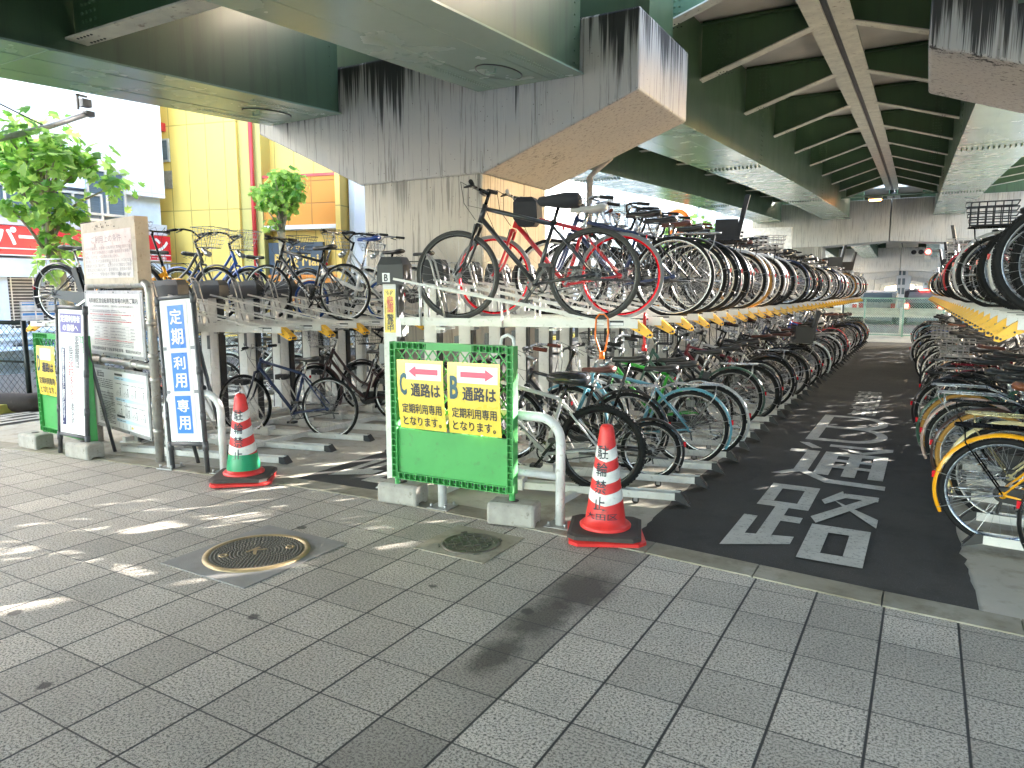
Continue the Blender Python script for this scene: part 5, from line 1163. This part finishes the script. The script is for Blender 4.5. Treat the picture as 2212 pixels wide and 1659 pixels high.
    for i in range(n):
        for q, y in ((cr_, cy), (cr_-.012, cy-.003), (cr_-.012, cy+.003)): vs.append((bb.x+(q+(.003 if i % 2 else 0))*math.cos(2*math.pi*i/n), y, bb.z+(q+(.003 if i % 2 else 0))*math.sin(2*math.pi*i/n)))
    m.add(vs, [(i*3+j, i*3+(j+1) % 3, ((i+1) % n)*3+(j+1) % 3, ((i+1) % n)*3+j) for i in range(n) for j in range(3)])
    ca = .9 if kind in ('hybrid', 'mtb', 'cross') else 2.6
    for i in range(5): a = i*1.2566+.3; m.bar(bb+Vector((0, cy, 0)), bb+Vector((math.cos(a)*cr_*.9, cy, math.sin(a)*cr_*.9)), .014, .006, (0, 1, 0))
    m.tube([bb-Vector((0, .06, 0)), bb+Vector((0, .06, 0))], .012, 8)
    pe = []
    for q in (-1, 1):
        v = Vector((math.cos(-ca), 0, math.sin(-ca)))*q*-1*.168; p0 = bb+Vector((0, q*.062, 0)); m.bar(p0, p0+v+Vector((0, q*.012, 0)), .022, .013, (0, 1, 0)); pe.append(p0+v+Vector((0, q*.06, 0)))
    cko = part('crankset', m, 'bike_metal')
    for p in pe: m = MB(); m.box(p.x-.045, p.x+.045, p.y-.04, p.y+.04, p.z-.012, p.z+.012); part('pedal', m, 'black_plastic', cko)
    if g('guard'):
        m = MB(); y0, y1 = cy-.018, cy+.014
        pts = [(bb.x+.10*math.cos(a), bb.z+.085*math.sin(a)) for a in [R(-80+20*i) for i in range(9)]]+[(bb.x-.02, bb.z+.085), (.03, Rr+.045)]+[(.045*math.cos(a), Rr+.045*math.sin(a)) for a in [R(100+26*i) for i in range(7)]]+[(.05, Rr-.05)]
        m.prism([(x, y0, z) for x, z in pts], (0, y1-y0, 0)); part('chain_guard', m, 'bike_paint')
    else:
        m = MB(); a0 = Vector((bb.x, cy, bb.z+cr_)); a1 = Vector((0, cy, Rr+.036)); m.bar(a0, a1, .008, .010); m.bar(Vector((bb.x, cy, bb.z-cr_)), Vector((-.0, cy, Rr-.06)), .008, .010); part('chain', m, 'dark_steel')
    if g('fend'):
        for cx, a0, a1, nm in ((0, R(12), R(208), 'r'), (wb, R(55), R(205), 'f')):
            m = MB(); n = 26; rr = Rr+.022; prof = [(rr-.012, -.026), (rr+.004, -.021), (rr+.010, 0), (rr+.004, .021), (rr-.012, .026)]
            vs = [(cx+q*math.cos(a0+(a1-a0)*i/n), y, Rr+q*math.sin(a0+(a1-a0)*i/n)) for i in range(n+1) for q, y in prof]; k = len(prof)
            m.add(vs, [(i*k+j, i*k+j+1, (i+1)*k+j+1, (i+1)*k+j) for i in range(n) for j in range(k-1)], 0, True)
            mg = part('mudguard', m, 'bike_paint'); m = MB()
            for aa in ((a1-.12,) if cx else (a1-.1, a1-.75)):
                for q in (-1, 1): m.tube([(cx, q*.06, Rr), (cx+rr*math.cos(aa), q*.028, Rr+rr*math.sin(aa))], .0025, 4)
            part('mudguard_stay', m, 'galvanised', mg)
            if cx == 0: m = MB(); aa = R(168); m.box(-rr-.016, -rr+.004, -.011, .011, Rr+.05, Rr+.09); part('reflector', m, 'reflector_red', mg)
    else:
        m = MB(); z = top.z-.16; m.tube([(top.x-.04, 0, z), (top.x-.032, 0, z)], .016, 10); part('reflector', m, 'reflector_red')
    if g('carr'):
        m = MB(); z = 2*Rr+.065
        m.tube([(.14, -.05, z), (.12, -.06, z), (-.22, -.062, z), (-.27, -.04, z), (-.27, .04, z), (-.22, .062, z), (.12, .06, z), (.14, .05, z)], .0055, 6)
        for y in (-.02, .02): m.tube([(.13, y, z), (-.27, y, z)], .004, 5)
        for x in (.05, -.08, -.18): m.tube([(x, -.06, z), (x, .06, z)], .004, 5)
        for q in (-1, 1): m.tube([(-.22, q*.062, z), (-.21, q*.064, z-.10), (0, q*.066, Rr)], .005, 5); m.tube([(.14, q*.05, z), (ss.x+.01, q*.02, ss.z-.03)], .005, 5)
        part('rear_carrier', m, 'bike_metal')
    if g('stand'):
        m = MB(); q = .07
        for q in (-.075, .075): m.tube([(0, q, Rr), (-.20, q*1.3, Rr-.03), (-.27, q*1.35, Rr-.035)], .007, 6)
        m.tube([(-.27, -.10, Rr-.035), (-.27, .10, Rr-.035)], .007, 6); part('kickstand', m, 'bike_metal')
    else:
        m = MB(); m.tube([(.16, .06, Rr-.03), (-.15, .085, Rr-.04)], .008, 6); part('kickstand', m, 'dark_steel')
    if g('lock'):
        m = MB(); c_ = Vector((ss.x*.55, 0, Rr+(ss.z-Rr)*.6)); m.torus((0, 0, 0), .052, .009, 16, 6, a0=-.6, a1=3.74)
        m.v = [tuple(c_+Vector((z*.45, x, z*.9))) for x, y, z in m.v]; m.box(c_.x-.05, c_.x+.03, .045, .075, c_.z-.03, c_.z+.03); part('ring_lock', m, 'dark_steel')
    if g('bask'):
        m = MB(); bc = hb1+Vector((.06, 0, .02)); L0, W0, L1, W1, H = .20, .26, .30, .37, .24; st_ = 7; zz = [H*i/5 for i in range(6)]
        def cor(f, z): l = L0+(L1-L0)*z/H; w_ = W0+(W1-W0)*z/H; return l, w_
        for i, z in enumerate(zz):
            l, w_ = cor(0, z); x0 = bc.x+.0; r_ = .0045 if i in (0, 5) else .0022
            m.tube([(x0, -w_/2, bc.z+z), (x0+l, -w_/2+.02, bc.z+z), (x0+l, w_/2-.02, bc.z+z), (x0, w_/2, bc.z+z)], r_, 4, True)
        for k in range(st_):
            f = k/(st_-1); f1 = f-.5
            for side in (0, 1):
                p = []; 
                for z in (0, H): l, w_ = cor(0, z); p.append((bc.x+(l if side else 0), w_*f1*(1-.04/w_*side*2*.5), bc.z+z))
                m.tube(p, .0022, 4)
            for q in (-1, 1):
                p = []
                for z in (0, H): l, w_ = cor(0, z); p.append((bc.x+l*f, q*(w_/2-.02*f), bc.z+z))
                m.tube(p, .0022, 4)
            m.tube([(bc.x, W0*f1, bc.z), (bc.x+L0, W0*f1*.85, bc.z)], .0022, 4)
        part('basket', m, 'bike_metal' if g('bask') == 1 else 'black_plastic')
        m = MB(); x = wb+.02; m.tube([(bc.x+.02, .0, bc.z-.01), (bc.x+.08, 0, bc.z-.08)], .03, 10); m.cyl((bc.x+.06, 0, bc.z-.06), (bc.x+.12, 0, bc.z-.085), .034, 12); part('headlight', m, 'bike_metal')
    if g('batt'):
        m = MB(); a = bb+(st-bb)*.15; b_ = bb+(st-bb)*.95; o_ = Vector((-.055, 0, 0)); m.bar(a+o_, b_+o_, .085, .07, (1, 0, 0)); part('battery', m, 'black_plastic')
        m = MB(); m.tube([bb+Vector((-.0, -.055, -.01)), bb+Vector((0, .055, -.01))], .085, 14); part('motor', m, 'black_plastic')
    TPL[kind] = root
    return root
BLK = (.007, .007, .008); GRAPH = (.022, .023, .026); SILV = (.50, .50, .50); CHR = (.48, .48, .48); TYRE = (.010, .010, .0105); WHT = (.68, .68, .66)
NBIKE = 0
def bike(kind, p, ang, z, label, group, paint=BLK, rim=CHR, tyre=TYRE, saddle=(.018, .017, .017), bar=(.35, .35, .36), fork=None, mud=None, lean=0.0, steer=0.0, extra=None):
    global NBIKE; NBIKE += 1
    src = bike_template(kind); c = src.copy(); COL.objects.link(c); c.location = (p[0], p[1], z); c.rotation_euler = (lean, 0, ang)
    tag(c, label, 'bicycle', group)
    cols = dict(frame=paint, fork=fork or paint, wheel=rim, tyre=tyre, saddle=saddle, seat_post=bar, handlebar=bar, grip=(.02, .02, .02) if saddle[0] < .05 else saddle, chain_guard=(.03, .03, .03), mudguard=mud or paint, crankset=(.3, .3, .3) if bar[0] > .1 else (.05, .05, .05), rear_carrier=bar, kickstand=CHR, basket=(.5, .5, .5), headlight=CHR)
    def cp(o, par):
        n = o.copy(); COL.objects.link(n); n.parent = par; k = o.name.split('.')[0]
        if k in cols: n.color = (*cols[k], 1)
        for ch in o.children: cp(ch, n)
        return n
    for ch in src.children: cp(ch, c)
    return c
# ------------------------------------------------------------------ the bicycles, one by one
ORD = 'first second third fourth fifth sixth seventh eighth ninth tenth eleventh twelfth thirteenth fourteenth fifteenth'.split()
CN = {BLK: 'black', GRAPH: 'graphite', SILV: 'silver'}
NAVY = (.012, .03, .10); REDP = (.55, .012, .02); LBLUE = (.10, .30, .38); BROWN = (.10, .028, .018); TANS = (.22, .07, .03); YEL = (.80, .36, .005); CREAM = (.62, .54, .30); DGREEN = (.035, .09, .06); GREENP = (.03, .36, .03); WINE = (.16, .015, .025); PALE = (.45, .52, .5); TANT = (.38, .20, .05); BLUEP = (.02, .10, .42); ORANGE = (.6, .08, .02); GREYT = (.20, .20, .20)
CNAME = [(BLK, 'black'), (GRAPH, 'dark grey'), (SILV, 'silver'), (NAVY, 'navy'), (REDP, 'red'), (LBLUE, 'light blue'), (BROWN, 'brown'), (WHT, 'white'), (DGREEN, 'dark green'), (WINE, 'wine red'), (PALE, 'pale green'), (BLUEP, 'blue'), (CREAM, 'cream')]
KN = dict(hybrid='sports bicycle', road='road bicycle', mtb='mountain bike', city='shopping bicycle', retro='roadster', loop='dark-basketed bicycle', mini='small-wheeled bicycle', power='battery-assisted bicycle', cross='basketed bicycle')
rb = random.Random(21)
def rnd_bike(far):
    kind = rb.choices(['city', 'loop', 'retro', 'cross', 'hybrid', 'mini', 'power'], [6, 4, 3, 3, 3, 1, 2])[0]
    pc = rb.choices(CNAME, [15, 6, 5, 3, 1, .8, 1.5, 2, 1.2, 1.2, .6, .8, .5])[0]
    sd = rb.choices([(.018, .017, .017), BROWN, TANS, (.05, .05, .05)], [7, 1.5, 1, 1])[0]
    return kind, pc, dict(paint=pc[0], rim=rb.choice([CHR, CHR, CHR if far else (.3, .3, .3), (.6, .6, .6) if far else (.06, .06, .06)]), saddle=sd, bar=rb.choice([CHR, (.2, .2, .2), (.04, .04, .04)]), mud=rb.choice([None, BLK, CHR, BLK]), tyre=TYRE if rb.random() < .92 else TANT)  # far rims lighter: their sunlit sparkle is put into the colour
SEEN = {}
def put(row, tier, i, n_named, e, ang, inset, z, spec=None, where='', **kw):
    grp = 'bicycles on the %s tier of the %s' % (tier, row)
    kind, pc, opt = rnd_bike(i > 12); text = None
    if spec: kind, text, opt = spec
    p = off(e, ang, inset+rb.uniform(-.07, .06) if not spec else inset)
    if text: lab = text
    elif i < n_named: lab = '%s %s, %s from the front on the %s %s tier' % (pc[1], KN[kind], ORD[i], tier, 'left' if row == L1 else 'right')
    else: lab = '%s %s packed deep in the %s %s tier' % (pc[1], KN[kind], tier, 'left' if row == L1 else 'right')
    b_ = bike(kind, p, ang+R(rb.uniform(-1.5, 1.5)), z, lab, grp, lean=R(rb.uniform(-2, 2)), **opt)
    if not spec and kind in ('city', 'retro', 'power') and rb.random() < .22:        # a crate or a child seat on the carrier
        m = MB(); zz = .745
        if rb.random() < .5:
            for q in range(5): w_ = .14+.012*q; zc = zz+.05*q; m.tube([(-.26-.01*q, -w_, zc), (.10, -w_, zc), (.10, w_, zc), (-.26-.01*q, w_, zc)], .006, 5, True)
            for a in range(6): [m.tube([(-.26+.06*a, q*.14, zz), (-.26+.06*a, q*.188, zz+.2)], .005, 4) for q in (-1, 1)]
            m.box(-.25, .10, -.13, .13, zz, zz+.008); m.build('rear_basket', rb.choice(['black_plastic', 'galvanised']), b_)
        else:
            m.box(-.20, .10, -.14, .14, zz, zz+.06); m.loft([[(-.20-.03*t_, -.15+.02*t_, zz+.05+.45*t_/3), (-.15-.03*t_, -.15+.02*t_, zz+.05+.45*t_/3), (-.15-.03*t_, .15-.02*t_, zz+.05+.45*t_/3), (-.20-.03*t_, .15-.02*t_, zz+.05+.45*t_/3)] for t_ in range(4)])
            for q in (-.15, .13): m.box(-.18, .06, q, q+.02, zz+.06, zz+.24)
            m.build('child_seat', rb.choice(['black_plastic', 'stain_cloth', 'rubber_base']), b_)
    elif not spec and rb.random() < .08:
        m = MB(); rr_ = random.Random(i*7+len(tier)); base = MB().lathe([(0, -.11), (.06, -.1), (.085, -.03), (.07, .05), (.03, .1), (0, .11)], 10)
        m.add([(x*rr_.uniform(.8, 1.15)+.2, y*rr_.uniform(.8, 1.2), z_+.86) for x, y, z_ in base.v], base.f, 0, True); m.build('saddle_bag', 'plastic_bag', b_)
    return b_
def frame_text(b_, txt, mat, kind='hybrid'):
    fr = [o for o in b_.children if o.name.startswith('frame')][0]; a = Vector((.86, 0, .70)); e = Vector((.44, 0, .275)); d = (e-a).normalized(); p = Vector((-d.z, 0, d.x)); p = p if p.z > 0 else -p
    text_into(MB(), txt, (.14, -.014, .14+.042*len(txt), .014), lambda u, v: tuple(a+d*u+p*v+Vector((0, .0215, 0))), bold=.02).build('lettering', mat, fr)
L1, L0 = 'long left rack', 'right-hand rack'
S = {}
S[0] = ('hybrid', 'dark grey flat-bar bicycle with black wheels, front bicycle on the upper tier', dict(paint=GRAPH, rim=(.05, .05, .05), tyre=(.055, .053, .05), bar=(.03, .03, .03), fork=BLK))
S[1] = ('hybrid', 'bright red bicycle with red rims, grey tyres and a white saddle', dict(paint=REDP, rim=(.6, .01, .02), tyre=GREYT, saddle=(.6, .57, .52), bar=CHR))
S[2] = ('hybrid', 'navy bicycle with fat black tyres right behind the red one', dict(paint=NAVY, rim=CHR, bar=CHR))
S[3] = ('retro', 'black bicycle with a pointed black saddle behind the navy one, upper tier', dict(paint=BLK, rim=CHR, bar=CHR))
S[4] = ('cross', 'dark bicycle with a brown saddle on the upper left tier', dict(paint=BLK, rim=(.5, .47, .4), saddle=BROWN, bar=CHR))
S[5] = ('city', 'black shopping bicycle with tall swept bars behind the brown-saddled one, upper tier', dict(paint=BLK, rim=CHR, bar=(.03, .03, .03)))
ins = {0: .33, 1: .33, 2: .08, 3: .10, 4: .12}
for i in range(39):
    if i in (17, 26, 33): continue
    b_ = put(L1, 'upper', i, 15, r1_end[i], A1, ins.get(i, .14 if i % 2 else .22), 1.375, S.get(i))
    if i == 1:
        m = MB(); m.loft([[(.70, -.06, .74), (.82, -.06, .74), (.82, .06, .74), (.70, .06, .74)], [(.66, -.09, .80), (.86, -.09, .80), (.86, .09, .80), (.66, .09, .80)], [(.67, -.09, .93), (.86, -.09, .93), (.86, .09, .93), (.67, .09, .93)], [(.71, -.07, .97), (.83, -.07, .97), (.83, .07, .97), (.71, .07, .97)]]); m.build('handlebar_bag', 'stain_cloth', b_)
    if i == 0:
        m = MB(); tp = [o for o in b_.children if o.name.startswith('saddle')][0]; cs = [Vector(v) for v in tp.bound_box]; cx_ = sum(v.x for v in cs)/8; cz_ = sum(v.z for v in cs)/8
        m.loft([[(cx_+x, hw*math.cos(a), cz_+.005+th*math.sin(a)) for a in [k*math.pi/6 for k in range(12)]] for x, hw, th in ((-.16, .05, .03), (-.14, .1, .055), (-.05, .105, .06), (.06, .06, .045), (.15, .03, .03), (.165, .01, .01))], sm=True); m.build('saddle_cover', 'stain_cloth', b_)
S = {}
S[0] = ('mtb', 'silver mountain bike with fat knobbly tyres behind the red cone', dict(paint=SILV, rim=(.05, .05, .05), fork=BLK, bar=(.05, .05, .05)))
S[1] = ('mini', 'small-wheeled black bicycle just behind the mountain bike', dict(paint=BLK, rim=CHR, bar=(.05, .05, .05)))
S[2] = ('retro', 'black roadster with a dark brown saddle and mudguards, lower left tier', dict(paint=BLK, rim=CHR, saddle=BROWN, bar=CHR))
S[3] = ('retro', 'light blue bicycle with light blue mudguards on the lower left tier', dict(paint=LBLUE, rim=CHR, bar=CHR))
S[4] = ('loop', 'dark bicycle with shiny chrome mudguards behind the light blue one', dict(paint=BLK, rim=CHR, mud=CHR, bar=CHR))
S[5] = ('road', 'bright green bicycle frame on the lower left tier', dict(paint=GREENP, rim=CHR, bar=(.05, .05, .05)))
S[6] = ('power', 'dark green bicycle with a battery on the lower left tier', dict(paint=DGREEN, rim=CHR, bar=CHR))
fe = {2: (-1.5, 5.11+.53*1.72), 3: (-1.5, 5.11+.53*2.2), 4: (-1.5, 5.11+.53*3.0), 5: (-1.5, 5.11+.53*4)}
fi = {0: .60, 1: .40, 2: .73, 3: .27, 4: .21, 5: .45}
for i in range(37):
    b_ = put(L1, 'lower', i, 12, fe.get(i, r1_floor[i]), A1, fi.get(i, .24 if i % 2 else .36), .05 if i else .06, S.get(i))
    if i == 0:
        m = MB(); tp = [o for o in b_.children if o.name.startswith('saddle')][0]; cs = [Vector(v) for v in tp.bound_box]; cx_ = sum(v.x for v in cs)/8; cz_ = sum(v.z for v in cs)/8
        m.loft([[(cx_+x, hw*math.cos(a), cz_+th*math.sin(a)) for a in [k*math.pi/6 for k in range(12)]] for x, hw, th in ((-.17, .05, .03), (-.14, .11, .055), (-.04, .115, .06), (.08, .08, .05), (.15, .04, .035), (.17, .01, .01))], sm=True); m.build('saddle_cover', 'saddle_cover', b_)
        frame_text(b_, 'GIANT', 'ink')
# right-hand rack
S = {}
S[0] = ('retro', 'dark bicycle cut off by the right edge in front of the yellow one', dict(paint=BLK, rim=CHR))
S[1] = ('retro', 'bright yellow bicycle with yellow mudguards, nearest on the right', dict(paint=YEL, rim=(.42, .47, .55), bar=BLK, saddle=(.02, .02, .02)))
S[2] = ('retro', 'cream bicycle with a cream carrier behind the yellow one', dict(paint=CREAM, rim=CHR, tyre=TYRE, bar=CREAM, saddle=TANS))
S[3] = ('retro', 'brown bicycle with tan tyres behind the cream one', dict(paint=(.05, .025, .02), rim=CHR, tyre=TANT, bar=(.03, .03, .03), saddle=TANS))
S[4] = ('retro', 'bicycle with a pinkish pale mudguard behind the tan-tyred one', dict(paint=BLK, mud=(.45, .32, .28), rim=CHR, bar=CHR))
S[5] = ('retro', 'dark green bicycle with tan-edged tyres on the right', dict(paint=DGREEN, rim=CHR, tyre=TANT, bar=CHR, saddle=(.02, .02, .02)))
S[6] = ('city', 'black shopping bicycle behind the dark green one on the right', dict(paint=BLK, rim=CHR, bar=(.03, .03, .03)))
S[9] = ('city', 'wine red shopping bicycle on the lower right tier', dict(paint=WINE, rim=CHR, bar=WINE))
fi = {0: .50, 1: .115, 2: .20, 3: .12, 4: .06, 5: .03}
for i in range(37):
    put(L0, 'lower', i, 13, r0_floor[i], A0, fi.get(i, (.06, .2, .0, .14, .26)[i % 5]), .05, S.get(i))
S = {1: ('mtb', 'mountain bike with broad black tyres, nearest on the upper right tier', dict(paint=BLK, rim=(.3, .3, .3), bar=BLK)), 2: ('mtb', 'second mountain bike with broad tyres on the upper right tier', dict(paint=WINE, rim=(.3, .3, .3), bar=BLK)),
     4: ('mtb', 'third broad-tyred bicycle on the upper right tier, with grey rims', dict(paint=GRAPH, rim=(.3, .3, .3), bar=BLK)),
     3: ('cross', 'bicycle with a pale mudguard beside the broad-tyred ones, upper right', dict(paint=SILV, rim=CHR, mud=(.5, .5, .48))), 7: ('hybrid', 'bicycle with lime green rims on the upper right tier', dict(paint=BLK, rim=(.22, .6, .03), bar=BLK))}
for i in range(1, 38):
    if i in (21, 30): continue
    put(L0, 'upper', i, 11, r0_end[i], A0, (.30, .24, .38, .33, .27)[i % 5], 1.435, S.get(i))
# short rack behind the blue sign
R2 = 'short rack behind the blue sign'
b_ = put(R2, 'upper', 3, 9, r2_end[3], A1, .58, 1.235, ('hybrid', 'black flat-bar bicycle alone on the upper tier behind the blue sign', dict(paint=BLK, rim=(.35, .35, .34), bar=(.03, .03, .03))))
frame_text(b_, 'LOUIS GARNEAU', 'ink_white')
put(R2, 'upper', 4, 9, r2_end[4], A1, .45, 1.235, ('mini', 'small white bicycle with blue tyres and a blue saddle', dict(paint=WHT, rim=CHR, tyre=(.01, .05, .22), saddle=(.01, .05, .25), bar=CHR)))
put(R2, 'upper', 5, 9, r2_end[5], A1, .42, 1.235, ('city', 'silver shopping bicycle left of the post marked B, upper tier', dict(paint=SILV, rim=CHR, bar=(.03, .03, .03))))
put(R2, 'upper', 6, 9, r2_end[6], A1, .35, 1.235, ('city', 'white shopping bicycle just behind the post marked B, upper tier', dict(paint=WHT, rim=CHR, bar=CHR)))
b_ = put(R2, 'lower', 2, 9, r2_floor[2], A1, .46, -.01, ('hybrid', 'dark blue flat-bar bicycle standing on the floor rail behind the green-taped cone', dict(paint=NAVY, rim=(.4, .4, .4), bar=CHR, fork=(.01, .012, .03))))
frame_text(b_, 'GIANT', 'ink_white')
put(R2, 'lower', 4, 9, r2_floor[4], A1, .45, .0, ('city', 'dark brown shopping bicycle behind the dark blue one, lower tier', dict(paint=(.04, .012, .012), rim=CHR, bar=CHR)))
put(R2, 'lower', 5, 9, r2_floor[5], A1, .25, .0, ('loop', 'black shopping bicycle with a black basket behind the post marked B', dict(paint=BLK, rim=CHR, bar=(.03, .03, .03))))
R3 = 'rack behind the notice board'
put(R3, 'upper', 0, 9, r3_end[0], A3, .40, 1.225, ('power', 'black assisted bicycle with a rear carrier left of the notice board', dict(paint=(.015, .017, .025), rim=CHR, bar=CHR)))
put(R3, 'upper', 1, 9, r3_end[1], A3, .52, 1.225, ('mini', 'yellow folding bicycle with small wheels beside the notice board', dict(paint=YEL, rim=CHR, bar=(.03, .03, .03))))
put(R3, 'upper', 2, 9, r3_end[2], A3, .40, 1.225, ('city', 'grey shopping bicycle with a wire basket above the blue sign', dict(paint=(.10, .095, .085), rim=CHR, bar=(.05, .05, .05))))
put(R3, 'upper', 3, 9, r3_end[3], A3, .38, 1.225, ('city', 'blue shopping bicycle with a wire basket right of the grey one', dict(paint=BLUEP, rim=CHR, bar=(.05, .05, .05))))
put(R3, 'upper', 5, 9, r3_end[5], A3, .35, 1.225, ('loop', 'black bicycle deep on the upper tier behind the blue one', dict(paint=BLK, rim=CHR)))
put(R3, 'lower', 2, 9, r3_floor[2], A3, .4, .0, ('hybrid', 'orange-red framed bicycle low behind the blue sign', dict(paint=ORANGE, rim=CHR)))
put(R3, 'lower', 4, 9, r3_floor[4], A3, .4, .0, ('city', 'pale shopping bicycle low behind the empty trays', dict(paint=PALE, rim=CHR)))
put(R3, 'lower', 5, 9, r3_floor[5], A3, .4, .0, ('city', 'silver shopping bicycle low behind the empty trays, near the fence', dict(paint=SILV, rim=CHR)))
for r_ in list(TPL.values()):
    def kill(o):
        for ch in list(o.children): kill(ch)
        bpy.data.objects.remove(o)
    kill(r_)
